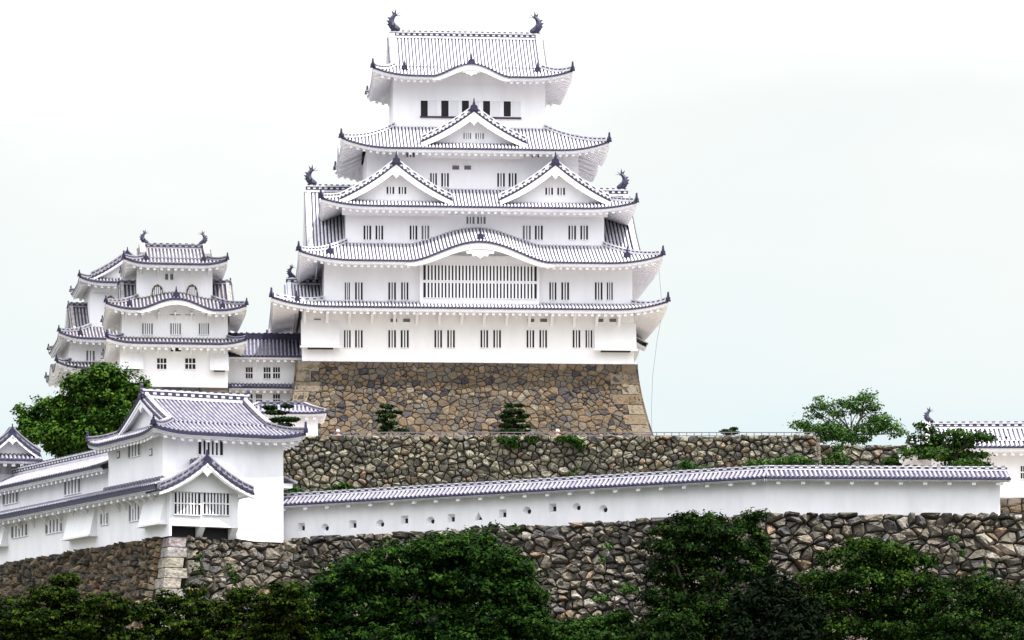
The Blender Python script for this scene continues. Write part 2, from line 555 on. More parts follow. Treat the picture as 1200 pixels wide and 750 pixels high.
def gable(parent, C, G, F, w_, z0, zr, length, ov=0.45, double=False, roll=None, sp=0.28, r_=0.088, plaster=None, tym=0.5, barge=0.55, slots=None,
          ridge_h=0.5, orn=1.0, shachi=0.0, curve=None, pend=0.8, ridge_from=0.0, hole=None, rolls=True, name='gable', caps=True, vr=0.40, drop=1.2, vw=0.46, vmat=None):
    """gabled roof. C: plan point under the front of the ridge, G: unit vector along the gable's width, F: unit vector inwards along the ridge"""
    cv = curve or (lambda t: t * (0.70 + 0.30 * t))
    roll = roll or ROLL
    plaster = plaster or PLASTER

    def pt(g, f, z):
        return Vector((C[0] + G[0] * g + F[0] * f, C[1] + G[1] * g + F[1] * f, z))

    def zc(g):
        return z0 + (zr - z0) * cv(max(0.0, 1 - abs(g) / w_))
    mb = MB()
    L = length + ov + (ov if double else 0)
    for sg in (-1, 1):
        a = pt(sg * w_, -ov, 0)
        slope(mb, (a.x, a.y), F, (-sg * G[0], -sg * G[1]), L, lambda s, d: z0 + (zr - z0) * cv(min(d / w_, 1)), lambda s: w_,
              None, sp, r_, 8, rolls=rolls, eave=True, oh=0.0, th=0.25)
    ends = [(-ov, 1)] + ([(length + ov, -1)] if double else [])
    # underside
    ng = 16
    mb.grid([[pt(w_ * (2 * i / ng - 1), -ov + 0.02, zc(w_ * (2 * i / ng - 1)) - 0.14), pt(w_ * (2 * i / ng - 1), L - ov - 0.02, zc(w_ * (2 * i / ng - 1)) - 0.14)] for i in range(ng + 1)], 2)
    # verge: bead row of round tile ends and a dark edge, both ends
    arc = int(math.hypot(w_, zr - z0) / 0.34)
    for f0, sg in ends:
        for hs in (-1, 1):
            for k in range(arc):
                g = hs * w_ * (k + 0.5) / arc
                c = pt(g, f0 - sg * 0.05, zc(g) + 0.02)
                mb.disc(c, (G[0], G[1], 0), (0, 0, 1), 0.115, 0)
        pts = [(w_ * (2 * i / 24 - 1)) for i in range(25)]
        mb.grid([[pt(g, f0 - sg * 0.03, zc(g) + 0.04), pt(g, f0 - sg * 0.03, zc(g) - 0.08)] for g in pts], 0)
    o = mb.build(name, [TILE, roll, plaster], parent)
    # descending verge ridges, pale with dark studs
    for f0, sg in ends:
        for hs in (-1, 1):
            path = [pt(hs * w_ * (1 - i / 8 * 0.97), f0 + sg * 0.36, zc(w_ * (1 - i / 8 * 0.97)) + 0.10) for i in range(9)]
            hb = MB()
            verge_beam(hb, path, vw, vr, (F[0], F[1], 0))
            hb.build('verge_ridge', [TILE, vmat or (ROLLM if roll in (ROLLG, ROLLK) else ROLL)], o)
        # bargeboard
        bb = MB()
        n = 20
        for hs in (-1, 1):
            up_, dn = [], []
            for i in range(n + 1):
                g = hs * w_ * i / n
                wd = barge * (1.0 - 0.35 * (i / n) ** 2)
                up_.append((g, zc(g) - 0.10))
                dn.append((g, zc(g) - 0.10 - wd))
            fa, fb = f0 + sg * 0.05, f0 + sg * 0.20
            bb.grid([[pt(a[0], fa, a[1]), pt(b[0], fa, b[1]), pt(b[0], fb, b[1]), pt(a[0], fb, a[1])] for a, b in zip(up_, dn)], 0)
            e = [up_[-1], dn[-1]]
            bb.quad(pt(e[0][0], fa, e[0][1]), pt(e[1][0], fa, e[1][1]), pt(e[1][0], fb, e[1][1]), pt(e[0][0], fb, e[0][1]))
            # inner moulding
            bb.grid([[pt(a[0], fa - sg * 0.05, a[1] - 0.02), pt(a[0], fa - sg * 0.05, a[1] - 0.18), pt(a[0], fa, a[1] - 0.18)] for a in up_], 0)
        bb.build('bargeboard', plaster, o)
        # tympanum
        tw = MB()
        ft = f0 + sg * (ov + tym)
        m = 16
        tw.grid([[pt(g, ft, z0 - drop), pt(g, ft, max(zc(g) - 0.16, z0 - drop))] for g in [w_ * 0.96 * (2 * i / m - 1) for i in range(m + 1)]], 0)
        tw.build('gable_wall', plaster, o)
        # pendant: three-lobed drop under the apex
        if pend > 0:
            pb = MB()
            q = pend
            prf = [(0, 0.0), (0.25, -0.05), (0.62, -0.30), (0.78, -0.22), (0.72, -0.46), (0.42, -0.52), (0.34, -0.70), (0.18, -0.74), (0, -1.0)]
            out = prf + [(-a, b) for a, b in reversed(prf[1:-1])]
            top = zr - 0.25 - barge * 0.62
            pb.prism([pt(a * q * 0.62, f0 + sg * 0.02, top + b * q * 0.8) for a, b in out], Vector((F[0], F[1], 0)) * (sg * 0.16))
            pb.disc(pt(0, f0 + sg * 0.015, top - 0.36 * q), (G[0], G[1], 0), (0, 0, 1), 0.11 * q, 0, 8)
            pb.build('gable_pendant', plaster, o)
        if slots:
            for (ga, gb, za, zb, nsl, shut) in slots:
                sb = MB()
                window_bars(sb, lambda a, z, off: pt(a, ft - sg * off, z), ga, gb, za, zb, nsl, shut)
                sb.build('gable_window', [plaster, DARK, CLOSED], o)
    # ridge
    rb = MB()
    f_a, f_b = -ov + 0.12 + ridge_from, L - ov - (0.12 if double else 0)
    ridge_beam(rb, [pt(0, f_a, zr - 0.05), pt(0, f_b, zr - 0.05)], 0.42 if ridge_h < .6 else 0.5, ridge_h, (G[0], G[1], 0))
    rb.build('ridge', [TILE, ROLLM if roll in (ROLLG, ROLLK) and ridge_h < .5 else ROLL], o)
    if orn > 0:
        for f0, sg in ends:
            ornament(o, pt(0, f0 + sg * 0.1, zr - 0.1), (-sg * F[0], -sg * F[1]), orn)
    if shachi > 0:
        for f0, sg in ends:
            fish(o, pt(0, f0 + sg * 0.55, zr + ridge_h - 0.08), (sg * F[0], sg * F[1]), shachi)
    return o


def window_bars(mb, P, a0, a1, z0, z1, n, shut=False, fr=0.05, bar=0.55):
    """barred window on a wall plane; P(a, z, off) gives the point, off = distance proud of the wall. n dark slots."""
    def bx(a, b, c, d, off, m, back=-0.04):
        mb.hexa([P(a, c, off), P(b, c, off), P(b, c, back), P(a, c, back), P(a, d, off), P(b, d, off), P(b, d, back), P(a, d, back)], m)
    bx(a0, a1, z0, z1, 0.012, 2 if shut else 1)
    bx(a0 - fr, a0, z0 - fr, z1 + fr, 0.07, 0)
    bx(a1, a1 + fr, z0 - fr, z1 + fr, 0.07, 0)
    bx(a0, a1, z1, z1 + fr, 0.07, 0)
    bx(a0, a1, z0 - fr, z0, 0.09, 0)
    st = (a1 - a0) / n
    for k in range(1, n):
        c = a0 + st * k
        bx(c - st * bar / 2, c + st * bar / 2, z0, z1, 0.06, 0)


def front_window(parent, fr, u0, u1, v0, v1, y, n=3, shut=False, mats=None, bar=0.5, proud=0.0, name='window', mid=False, frame=0.05):
    x0, x1 = fr.X(u0, y), fr.X(u1, y)
    zt, zb = fr.Z(v0, (x0 + x1) / 2, y), fr.Z(v1, (x0 + x1) / 2, y)
    mb = MB()
    window_bars(mb, lambda a, z, off: Vector((a, y - proud - off, z)), x0, x1, zb, zt, n, shut, frame, bar)
    if mid:
        zm = (zt + zb) / 2
        mb.box(x0, x1, y - proud - 0.085, y - proud + 0.02, zm - 0.035, zm + 0.035, 0)
    return mb.build(name, mats or [PLASTER, DARK, CLOSED], parent)


def left_window(parent, fr, u0, u1, v0, v1, x, n=3, shut=False, mats=None, bar=0.5):
    """window on a wall facing -x"""
    ya, yb = fr.Yl(u1, x), fr.Yl(u0, x)
    ym = (ya + yb) / 2
    zt, zb = fr.Z(v0, x, ym), fr.Z(v1, x, ym)
    mb = MB()
    window_bars(mb, lambda a, z, off: Vector((x - off, a, z)), ya, yb, zb, zt, n, shut, 0.05, bar)
    return mb.build('window', mats or [OLDPLASTER, DARK, CLOSED], parent)


def wall_box(parent, x0, x1, y0, y1, z0, z1, mat=None):
    mb = MB()
    mb.box(x0, x1, y0, y1, z0, z1)
    return mb.build('wall', mat or PLASTER, parent)


# ------------------------------------------------------------------ main keep
K = Frame(548.5, 425, 300, 4.5)
keep = empty('main_keep', K.o, 4.5)
tag(keep, 'tall white main keep with five stacked tile roofs on a brown stone base', 'castle keep')

# wall planes (distance back from the first-floor front) and eaves
Y1W, Y2W, Y3W, Y4W, Y5W = 0.0, 0.3, 3.0, 5.0, 7.4
B1, B2, B3, B4, B5 = 20.5, 20.2, 17.6, 15.8, 14.6
w1 = (K.X(354, Y1W), K.X(743, Y1W))
w2 = (K.X(380, Y2W), K.X(741, Y2W))
w3 = (K.X(405, Y3W), K.X(708, Y3W))
w4 = (K.X(430, Y4W), K.X(678, Y4W))
w5 = (K.X(461, Y5W), K.X(639, Y5W))
e1y, e2y, e3y, e4y, e5y = -2.2, -1.9, 1.0, 3.0, 5.4
e1 = (K.X(318, e1y), K.X(783, e1y))
e2 = (K.X(350, e2y), K.X(777, e2y))
e3 = (K.X(376, e3y), K.X(746, e3y))
e4 = (K.X(400, e4y), K.X(714, e4y))
e5 = (K.X(437, e5y), K.X(671, e5y))
z1e, z1t = K.Z(361, 0, e1y), K.Z(354.5, 0, Y2W)
z2e, z2t = K.Z(306.5, 0, e2y), K.Z(286.5, 0, Y3W)
z3e, z3t = K.Z(242.5, 0, e3y), K.Z(222, 0, Y4W)
z4e, z4t = K.Z(174.5, 0, e4y), K.Z(149.5, 0, Y5W)
z5e = K.Z(89.5, 0, e5y)
ych = (Y5W + B5) / 2
zr5 = K.Z(45, -1, ych)

wall_box(keep, w1[0], w1[1], Y1W, B1, 0.0, z1e + 0.45)
wall_box(keep, w2[0], w2[1], Y2W, B2, z1e + 0.5, z2e + 0.5)
wall_box(keep, w3[0], w3[1], Y3W, B3, z2e + 0.6, z3e + 0.45)
wall_box(keep, w4[0], w4[1], Y4W, B4, z3e + 0.6, z4e + 0.4)
wall_box(keep, w5[0], w5[1], Y5W, B5, z4e + 0.6, z5e + 0.55)

ra = 2.4
rf1, zf1 = ring_roof(keep, (e1[0], e1[1], e1y, B1 + 2.2), (w2[0], w2[1], Y2W, B2), z1e, z1t - z1e, 0.7, 4.6, 2.2)
bc2 = K.X(563, e2y) - e2[0]
rf2, zf2 = ring_roof(keep, (e2[0], e2[1], e2y, B2 + 2.2), (w3[0], w3[1], Y3W, B3), z2e, z2t - z2e, 0.7, 4.6, 2.2,
                     bumps={'front': (bc2, 5.5, K.Z(283, 0, e2y) - z2e, 0.15)})
rf3, zf3 = ring_roof(keep, (e3[0], e3[1], e3y, B3 + 2.0), (w4[0], w4[1], Y4W, B4), z3e, z3t - z3e, 0.55, 4.2, 2.0)
Lside4 = B4 + 2.0 - e4y
rf4, zf4 = ring_roof(keep, (e4[0], e4[1], e4y, B4 + 2.0), (w5[0], w5[1], Y5W, B5), z4e, z4t - z4e, 0.75, 4.2, 2.0,
                     bumps={'left': (Lside4 * 0.5, 3.2, 1.3, 0.6), 'right': (Lside4 * 0.5, 3.2, 1.3, 0.6)})
# top roof: skirt plus gabled upper part
gx = (K.X(454, ych), K.X(636, ych))
ins5 = 1.8
rise5 = 1.05
bc5 = K.X(552.5, e5y) - e5[0]
rf5, zf5 = ring_roof(keep, (e5[0], e5[1], e5y, B5 + 2.0), (gx[0] + 0.35, gx[1] - 0.35, e5y + ins5, B5 + 2.0 - ins5), z5e, rise5, 0.6, 3.6, 2.0,
                     bumps={'front': (bc5, 3.1, 1.05, 0.75)})
top = gable(keep, (gx[0], ych), (0, -1), (1, 0), ych - e5y - ins5 + 0.05, z5e + rise5 - 0.02, zr5, gx[1] - gx[0], ov=0.0, double=True,
            ridge_h=0.55, orn=0.0, shachi=0.98, tym=0.35, name='top_gable_roof', curve=lambda t: t * (0.88 + 0.12 * t))
for u, s_ in ((474, .62), (630, .62)):
    ornament(rf5, (K.X(u, e5y + 1.2), e5y + 1.2, zf5(K.X(u, e5y) - e5[0], 1.2)), (0, -1), s_ + .1)
ornament(rf5, (K.X(552.5, e5y + 1.0), e5y + 1.0, zf5(bc5, 1.0)), (0, -1), 0.78)
for u in (386.5, 735):
    ornament(rf2, (K.X(u, e2y + 1.4), e2y + 1.4, zf2(K.X(u, e2y) - e2[0], 1.4) - 0.05), (0, -1), 0.85)
ornament(rf2, (K.X(563, e2y + 1.0), e2y + 1.0, zf2(bc2, 1.0)), (0, -1), 0.8)
ornament(rf1, (K.X(347.5, e1y + 1.0), e1y + 1.0, zf1(K.X(347.5, e1y) - e1[0], 1.0)), (0, -1), 0.75)


def tympanum(parent, x0, x1, y, zb, zt_f, zmin=None):
    """curved wall filling the bay under an arched eave"""
    mb = MB()
    n = 26
    rows = []
    for i in range(n + 1):
        x = x0 + (x1 - x0) * i / n
        rows.append([(x, y, zb), (x, y, max(zt_f(x), zb))])
    mb.grid(rows, 0)
    return mb.build('arch_wall', PLASTER, parent)


def arch_board(parent, zf, X0, xa, xb, y, th=0.30, d=0.04, wid=0.45, mat=None):
    """thick curved plaster board under an arched eave"""
    mb = MB()
    n = 40
    rows = []
    for i in range(n + 1):
        x = xa + (xb - xa) * i / n
        z = zf(x - X0, 0) - 0.13
        wi = wid * (1 - .55 * abs(2 * i / n - 1) ** 3)
        rows.append([(x, y + d, z), (x, y + d, z - wi), (x, y + d + 0.25, z - wi), (x, y + d + 0.25, z)])
    mb.grid(rows, 0)
    mb.quad(*rows[0])
    mb.quad(*rows[-1])
    return mb.build('arch_board', mat or PLASTER, parent)


def pendant(parent, x, y, z, q, mat=None):
    pb = MB()
    prf = [(0, 0.0), (0.6, 0.0), (1.0, -0.12), (0.9, -0.3), (0.62, -0.26), (0.5, -0.46), (0.25, -0.42), (0, -0.62)]
    out = prf + [(-a, b) for a, b in reversed(prf[1:-1])]
    pb.prism([(x + a * q, y, z + b * q) for a, b in out], (0, 0.14, 0))
    return pb.build('gable_pendant', mat or PLASTER, parent)


arch_board(rf2, zf2, e2[0], e2[0] + bc2 - 5.9, e2[0] + bc2 + 5.9, e2y, wid=0.42)
tympanum(rf2, e2[0] + bc2 - 5.4, e2[0] + bc2 + 5.4, Y2W - 0.12, z2e - 0.2, lambda x: zf2(x - e2[0], 2.0) - 0.4)
pendant(rf2, e2[0] + bc2, e2y + 0.1, zf2(bc2, 0) - 0.6, 1.15)
arch_board(rf5, zf5, e5[0], e5[0] + bc5 - 3.2, e5[0] + bc5 + 3.2, e5y, wid=0.36)
tympanum(rf5, e5[0] + bc5 - 3.0, e5[0] + bc5 + 3.0, Y5W - 0.05, z5e - 0.2, lambda x: zf5(x - e5[0], 1.9) - 0.4)
pendant(rf5, e5[0] + bc5, e5y + 0.1, zf5(bc5, 0) - 0.5, 0.75)

# triangular dormer gables
def front_gable(uc, ua, ub, vr, vb, yf, zf, ex, ze_t, slots, y_end):
    xc = K.X(uc, yf)
    wd = (K.X(ub, yf) - K.X(ua, yf)) / 2
    z0 = K.Z(vb, xc, yf)
    zr = K.Z(vr, xc, yf)
    sl = []
    for (a, b, c, d, n, sh) in slots:
        sl.append((K.X(a, yf + .9) - xc, K.X(b, yf + .9) - xc, K.Z(d, xc, yf + .9), K.Z(c, xc, yf + .9), n, sh))
    return gable(keep, (xc, yf + 0.45), (1, 0), (0, 1), wd, z0, zr, y_end - yf - .45, slots=sl, orn=.9, ridge_h=0.4, tym=0.45, barge=0.55)


front_gable(464.5, 399, 531, 191, 233, e3y + 0.55, zf3, e3, 0, [(453, 462, 219, 227.5, 3, False), (467, 476, 219, 227.5, 3, False)], Y4W + 0.8)
front_gable(651, 586, 716, 192, 234, e3y + 0.55, zf3, e3, 0, [(639, 648, 220, 228.5, 3, False), (653, 662, 220, 228.5, 3, False)], Y4W + 0.8)
front_gable(555.5, 494, 618, 129, 166, e4y + 0.6, zf4, e4, 0, [(543, 552, 156, 163, 4, True), (557, 567, 156, 163, 4, True)], Y5W + 0.6)

# great side gables on the second roof (ridge crosses the whole keep), and the small west one on the first roof
ysg = (Y3W + B3) / 2 - 0.2
sx = (K.X(361, ysg), K.X(733, ysg))
zsr = K.Z(225, sx[0], ysg)
gable(keep, (sx[0], ysg), (0, -1), (1, 0), 9.6, z2e + 0.75, zsr, w3[0] - sx[0] + 1.2, orn=0.0, shachi=0.9, ridge_h=0.6, tym=0.5, barge=0.8, ov=0.3, name='side_gable', vr=.2, vw=.3)
gable(keep, (sx[1], ysg), (0, 1), (-1, 0), 9.6, z2e + 0.75, zsr, sx[1] - w3[1] + 1.2, orn=0.0, shachi=0.9, ridge_h=0.6, tym=0.5, barge=0.8, ov=0.3, name='side_gable', vr=.2, vw=.3)
s1x = K.X(337, 8.0)
gable(keep, (s1x, 8.0), (0, -1), (1, 0), 7.6, z1e + 0.55, K.Z(333.5, s1x, 8.0), w2[0] - s1x + 0.6, orn=0.0, shachi=0.62, ridge_h=0.6, tym=0.4, barge=0.6, ov=0.25, name='side_gable', vr=.2, vw=.3)

# windows
for a, b in ((403, 411), (416, 425), (455, 464), (469.5, 479), (509, 518), (524, 533), (563, 572), (578, 587), (617, 626), (632, 641), (671, 680), (686, 694)):
    front_window(keep, K, a, b, 387, 407.5, Y1W, 3)
for a, b in ((404, 410), (416, 425), (455, 464), (470, 478.5), (643.6, 652), (657.7, 666.8), (697, 706), (711, 718)):
    front_window(keep, K, a, b, 331, 351.5, Y2W, 3)
for a, b, sh in ((426, 435, 0), (440, 449, 0), (480, 489, 0), (494, 503, 1), (612.6, 622, 1), (626.7, 636, 0), (666, 675, 0), (680, 689, 0)):
    front_window(keep, K, a, b, 264.5, 281, Y3W, 3, bool(sh))
for a, b in ((546.5, 556), (559, 569)):
    front_window(keep, K, a, b, 254, 262.5, Y3W, 3, True)
for a, b in ((504, 512), (517, 526), (582.6, 591.6), (596, 605.4)):
    front_window(keep, K, a, b, 203, 219, Y4W, 3)
for a, b, sh in ((543, 551, 0), (556, 565, 0), (476, 486, 1), (623, 632, 1)):
    front_window(keep, K, a, b, 178.5, 184.5, Y4W, 3, bool(sh))
for a, b in ((530, 538), (544, 552)):
    front_window(keep, K, a, b, 194, 199, Y4W, 1, True, frame=0.03)
# projecting lattice bay on the second floor
bx0, bx1 = K.X(492, Y2W - .6), K.X(632, Y2W - .6)
mb = MB()
mb.box(bx0, bx1, Y2W - 0.6, Y2W + 0.1, K.Z(357, 0, Y2W) - 0.1, K.Z(301, 0, Y2W))
bay = mb.build('lattice_bay', PLASTER, keep)
for va, vb in ((311.5, 329), (332, 349.5)):
    front_window(bay, K, 496, 629, va, vb, Y2W - 0.6, 33, bar=0.52)
# top floor openings with sliding shutters
mb = MB()
xa, xb = K.X(493, Y5W), K.X(610, Y5W)
zt, zb = K.Z(118, 0, Y5W), K.Z(136.8, 0, Y5W)
mb.box(xa - .06, xb + .06, Y5W - .09, Y5W + .02, zt, zt + .08, 0)
mb.box(xa - .06, xb + .06, Y5W - .12, Y5W + .02, zb - .13, zb, 1)
mb.build('window_sill', [PLASTER, WOOD], keep)
for a, b, c in ((493, 501.3, 512.5), (517, 525.7, 537), (541.2, 549.5, 561.5), (566, 574.3, 586), (590.2, 598.6, 610)):
    front_window(keep, K, a, b, 118, 136.8, Y5W, 1)
    mb = MB()
    mb.box(K.X(b + .3, Y5W), K.X(c, Y5W), Y5W - .06, Y5W + .02, zb, zt)
    mb.build('shutter', SHUT, keep)
# low roof of the porch on the far (right) flank
mb = MB()
hz0 = K.Z(406, w1[1], 9)
slope(mb, (w1[1] + 1.9, 7.0), (0, 1), (-1, 0), 9.0, lambda s, d: hz0 + 1.1 * prof(d / 1.9) + .9 * kara((s - 4.5) / 3.2), lambda s: 1.9, None, .28, .1, 4, oh=1.8)
mb.build('porch_roof', [TILE, ROLL, PLASTER], keep)
# eave brackets and vents under the first roof
for k in range(17):
    u = 357 + k * 26.3
    if u > 742: break
    x = K.X(u, 0)
    mb = MB()
    z = z1e + 0.15
    mb.prism([(x - .11, -0.0, z), (x - .11, -1.5, z - .25), (x - .11, -1.5, z - .45), (x - .11, -0.55, z - .62), (x - .11, -0.28, z - 1.0), (x - .11, 0, z - 1.25)], (.22, 0, 0))
    mb.build('eave_bracket', PLASTER, keep)
for u in (372, 461.5, 476.5, 622, 637, 703, 718):
    front_window(keep, K, u - 4, u + 4, 373.5, 377.5, Y1W, 1, True, frame=0.02, name='vent')
# stone drops at the front corners
for a, b in ((353, 398), (697, 746)):
    xa, xb = K.X(a, -0.5), K.X(b, -.5)
    zt, zb = K.Z(377, 0, 0), K.Z(408.5, 0, 0)
    mb = MB()
    mb.hexa([(xa, -.55, zb), (xb, -.55, zb), (xb, .1, zb), (xa, .1, zb), (xa, -.02, zt), (xb, -.02, zt), (xb, .1, zt), (xa, .1, zt)], 0)
    mb.box(xa - .1, xb + .1, -.68, -.4, zb - .12, zb + .02, 0)
    mb.box(xa + .5, xb - .5, -.62, -.1, zb - .2, zb - .121, 1)
    mb.build('stone_drop', [PLASTER, DARK], keep)
# small loophole shutters: thin raised plaster plates
for k, u in enumerate((389, 434, 447, 488, 501, 543, 555, 597, 610, 651, 664)):
    mb = MB()
    x, z = K.X(u, 0), K.Z(404.5, 0, 0)
    mb.box(x - .12, x + .12, -.03, .02, z - .13, z + .13)
    mb.build('loophole_cover', PLASTER, keep)


# ------------------------------------------------------------------ stone walls
def clip(poly, px, py, qx, qy, w2=0.0):
    mx_, my_ = (px + qx) / 2, (py + qy) / 2
    nx, ny = qx - px, qy - py
    out = []
    n = len(poly)
    for i in range(n):
        a, b = poly[i], poly[(i + 1) % n]
        da = (a[0] - mx_) * nx + (a[1] - my_) * ny + w2
        db = (b[0] - mx_) * nx + (b[1] - my_) * ny + w2
        if da <= 0:
            out.append(a)
        if (da < 0 < db) or (db < 0 < da):
            t = da / (da - db)
            out.append((a[0] + (b[0] - a[0]) * t, a[1] + (b[1] - a[1]) * t))
    return out


def cells(W, H, size, aspect=1.25, var=0.5, rnd=None):
    """irregular masonry: stones of mixed sizes thrown down largest first, joints from their power diagram"""
    rnd = rnd or random
    w_ = W / aspect
    g = size * 1.3
    grid_ = {}
    pts = []
    n_try = int(w_ * H / (size * size) * (1.5 + .3 * var))
    rs = [size * (0.22 + 0.34 * rnd.random() ** 1.6) for _ in range(n_try)]
    for k, r_ in enumerate(rs):
        x, y = rnd.random() * w_, rnd.random() * H
        ci, cj = int(x // g), int(y // g)
        ok = True
        for a in (-1, 0, 1):
            for b in (-1, 0, 1):
                for q in grid_.get((ci + a, cj + b), ()):
                    if (q[0] - x) ** 2 + (q[1] - y) ** 2 < ((q[2] + r_) * .62) ** 2:
                        ok = False
                        break
                if not ok: break
            if not ok: break
        if ok:
            p = (x, y, r_)
            pts.append(p)
            grid_.setdefault((ci, cj), []).append(p)
    res = []
    for p in pts:
        poly = [(0, 0), (w_, 0), (w_, H), (0, H)]
        ci, cj = int(p[0] // g), int(p[1] // g)
        for a in range(ci - 2, ci + 3):
            for b in range(cj - 2, cj + 3):
                for q in grid_.get((a, b), ()):
                    if q is not p and len(poly) >= 3:
                        poly = clip(poly, p[0], p[1], q[0], q[1], (q[2] ** 2 - p[2] ** 2) * .5)
        if len(poly) >= 3:
            res.append([(x * aspect, y) for x, y in poly])
    return res


def stones(mb, P, W, H, size, palette, gap=0.04, bulge=0.16, aspect=1.25, var=0.5, rough=0.06, rnd=None, ragged=0.0):
    """P(a, b, out): a along the wall, b down from the top, out = distance proud of the face"""
    rnd = rnd or random.Random(3)
    for poly in cells(W, H, size, aspect, var, rnd):
        cx = sum(p[0] for p in poly) / len(poly)
        cy = sum(p[1] for p in poly) / len(poly)
        # cut the corners, then draw in the outline for the joint
        q = []
        n = len(poly)
        for i in range(n):
            a, b = poly[i], poly[(i + 1) % n]
            e1_, e2_ = rnd.uniform(.01, .08), rnd.uniform(.01, .08)
            q.append((a[0] * (1 - e1_) + b[0] * e1_, a[1] * (1 - e1_) + b[1] * e1_))
            q.append((a[0] * e2_ + b[0] * (1 - e2_), a[1] * e2_ + b[1] * (1 - e2_)))
        ext = max(0.05, math.sqrt(sum((p[0] - cx) ** 2 + (p[1] - cy) ** 2 for p in q) / len(q)))
        k0 = max(0.5, 1 - gap / ext)
        hb = bulge * (0.45 + 0.9 * rnd.random()) * min(1.4, ext / size * 2.2)
        tx, ty = (rnd.random() - .5) * bulge * 1.7, (rnd.random() - .5) * bulge * 1.7
        ox, oy = (rnd.random() - .5) * .3 * ext, (rnd.random() - .5) * .3 * ext
        lift = ragged * rnd.random() if cy < size * .7 else 0.0

        def ring(k, h, jit):
            out = []
            for (x, y) in q:
                xx, yy = cx + ox * (1 - k) + (x - cx) * k, cy + oy * (1 - k) + (y - cy) * k
                out.append(P(xx, yy - lift, h + (tx * (xx - cx) + ty * (yy - cy)) / ext * (h > 0) + jit * (rnd.random() - .5)))
            return out
        r0, r1, r2 = ring(k0, -0.25, 0), ring(k0 * 0.98, hb * .5, rough), ring(k0 * rnd.uniform(.62, .86), hb, rough * 1.1)
        c = P(cx + ox * .5, cy + oy * .5 - lift, hb * 1.08 + rough * (rnd.random() - .5))
        m = len(q)
        mb.cur = tuple(c * .92 for c in palette(rnd))
        fs = []
        for i in range(m):
            j = (i + 1) % m
            fs += [(i, j, m + j, m + i), (m + i, m + j, 2 * m + j, 2 * m + i), (2 * m + i, 2 * m + j, 3 * m)]
        mb.add(r0 + r1 + r2 + [c], fs, 0)
    mb.cur = None


def pal(choices, jit=0.12):
    tot = sum(c[0] for c in choices)

    def f(rnd):
        t = rnd.random() * tot
        for wgt, c in choices:
            t -= wgt
            if t <= 0: break
        k = 1 + jit * (rnd.random() * 2 - 1)
        return (c[0] * k, c[1] * k * (1 + .04 * (rnd.random() - .5)), c[2] * k * (1 + .08 * (rnd.random() - .5)))
    return f


KEEPPAL = pal([(28, (.155, .105, .062)), (26, (.125, .093, .063)), (18, (.112, .092, .072)), (12, (.098, .09, .08)), (6, (.20, .15, .10)), (10, (.020, .019, .030)), (8, (.05, .046, .05)), (3, (.235, .205, .16))], .22)
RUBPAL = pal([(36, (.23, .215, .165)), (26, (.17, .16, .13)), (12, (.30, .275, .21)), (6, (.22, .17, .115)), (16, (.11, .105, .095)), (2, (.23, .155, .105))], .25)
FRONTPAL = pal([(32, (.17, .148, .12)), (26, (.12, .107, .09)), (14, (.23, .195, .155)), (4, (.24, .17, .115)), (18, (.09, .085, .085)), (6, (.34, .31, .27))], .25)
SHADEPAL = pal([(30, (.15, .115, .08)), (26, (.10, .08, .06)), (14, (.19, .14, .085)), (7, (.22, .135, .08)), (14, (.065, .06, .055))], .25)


def core(mb, P, W, H, m=0, nb=8, off=-0.06):
    mb.grid([[P(W * i / 6, H * j / nb, off) for j in range(nb + 1)] for i in range(7)], m)


def face_fn(tl, tr, bl, br, curve=1.0):
    tl, tr, bl, br = Vector(tl), Vector(tr), Vector(bl), Vector(br)
    W = (tr - tl).length
    H = ((bl - tl).length + (br - tr).length) / 2
    d = (tr - tl).normalized()
    dn = (bl + br - tl - tr).normalized()
    n = d.cross(dn).normalized()
    n = -n if n.dot(Vector((0, -1, 0))) < 0 and abs(n.y) > .2 else n

    def P(a, b, out=0.0):
        s, t = a / W, b / H
        z_t = t
        h_t = max(t, 0.0) ** curve
        top_ = tl.lerp(tr, s)
        bot = bl.lerp(br, s)
        p = top_.lerp(bot, h_t)
        p.z = top_.z + (bot.z - top_.z) * z_t
        return p + n * out
    return P, W, H


def stone_wall(name, label, faces, size, palette, mat, gap=.04, bulge=.16, rough=.06, seed=3, curve=1.0, aspect=1.25, var=.5, cat='stone wall', ragged=0.0, quoins=False):
    root = None
    p0 = Vector(faces[0][0])
    root = empty(name, (p0.x, p0.y, min(Vector(f[2]).z for f in faces)))
    sm, cm = MB(), MB()
    rnd = random.Random(seed)
    for (tl, tr, bl, br) in faces:
        P, W, H = face_fn(tl, tr, bl, br, curve)
        loc = Vector(root.location)
        PL = lambda a, b, o=0.0, P=P: P(a, b, o) - loc
        stones(sm, PL, W, H, size, palette, gap, bulge, aspect, var, rough, rnd, ragged)
        core(cm, PL, W, H)
        if quoins:
            rows_ = int(H / .82)
            for k in range(rows_):
                b0_, b1_ = H * k / rows_ + .035, H * (k + 1) / rows_ - .02
                for side in (0, 1):
                    ln = (1.9, 1.15)[(k + side + faces.index((tl, tr, bl, br))) % 2] * rnd.uniform(.85, 1.15)
                    a0_, a1_ = (-.05, ln) if side == 0 else (W - ln, W + .05)
                    sm.cur = tuple(c * 1.1 for c in palette(rnd)) if rnd.random() < .6 else (.21, .175, .13)
                    if sum(sm.cur) < .2: sm.cur = (.19, .15, .11)
                    o_ = rnd.uniform(.09, .14)
                    q_ = [(a0_, b0_), (a1_, b0_ + rnd.uniform(-.03, .03)), (a1_ + rnd.uniform(-.1, .1), b1_), (a0_, b1_)]
                    sm.hexa([PL(x, y, -.1) for x, y in q_] + [PL(x, y, o_) for x, y in q_])
            sm.cur = None
    sm.build('stone_facing', mat, root)
    cm.build('wall_core', MORTAR, root)
    tag(root, label, cat)
    return root


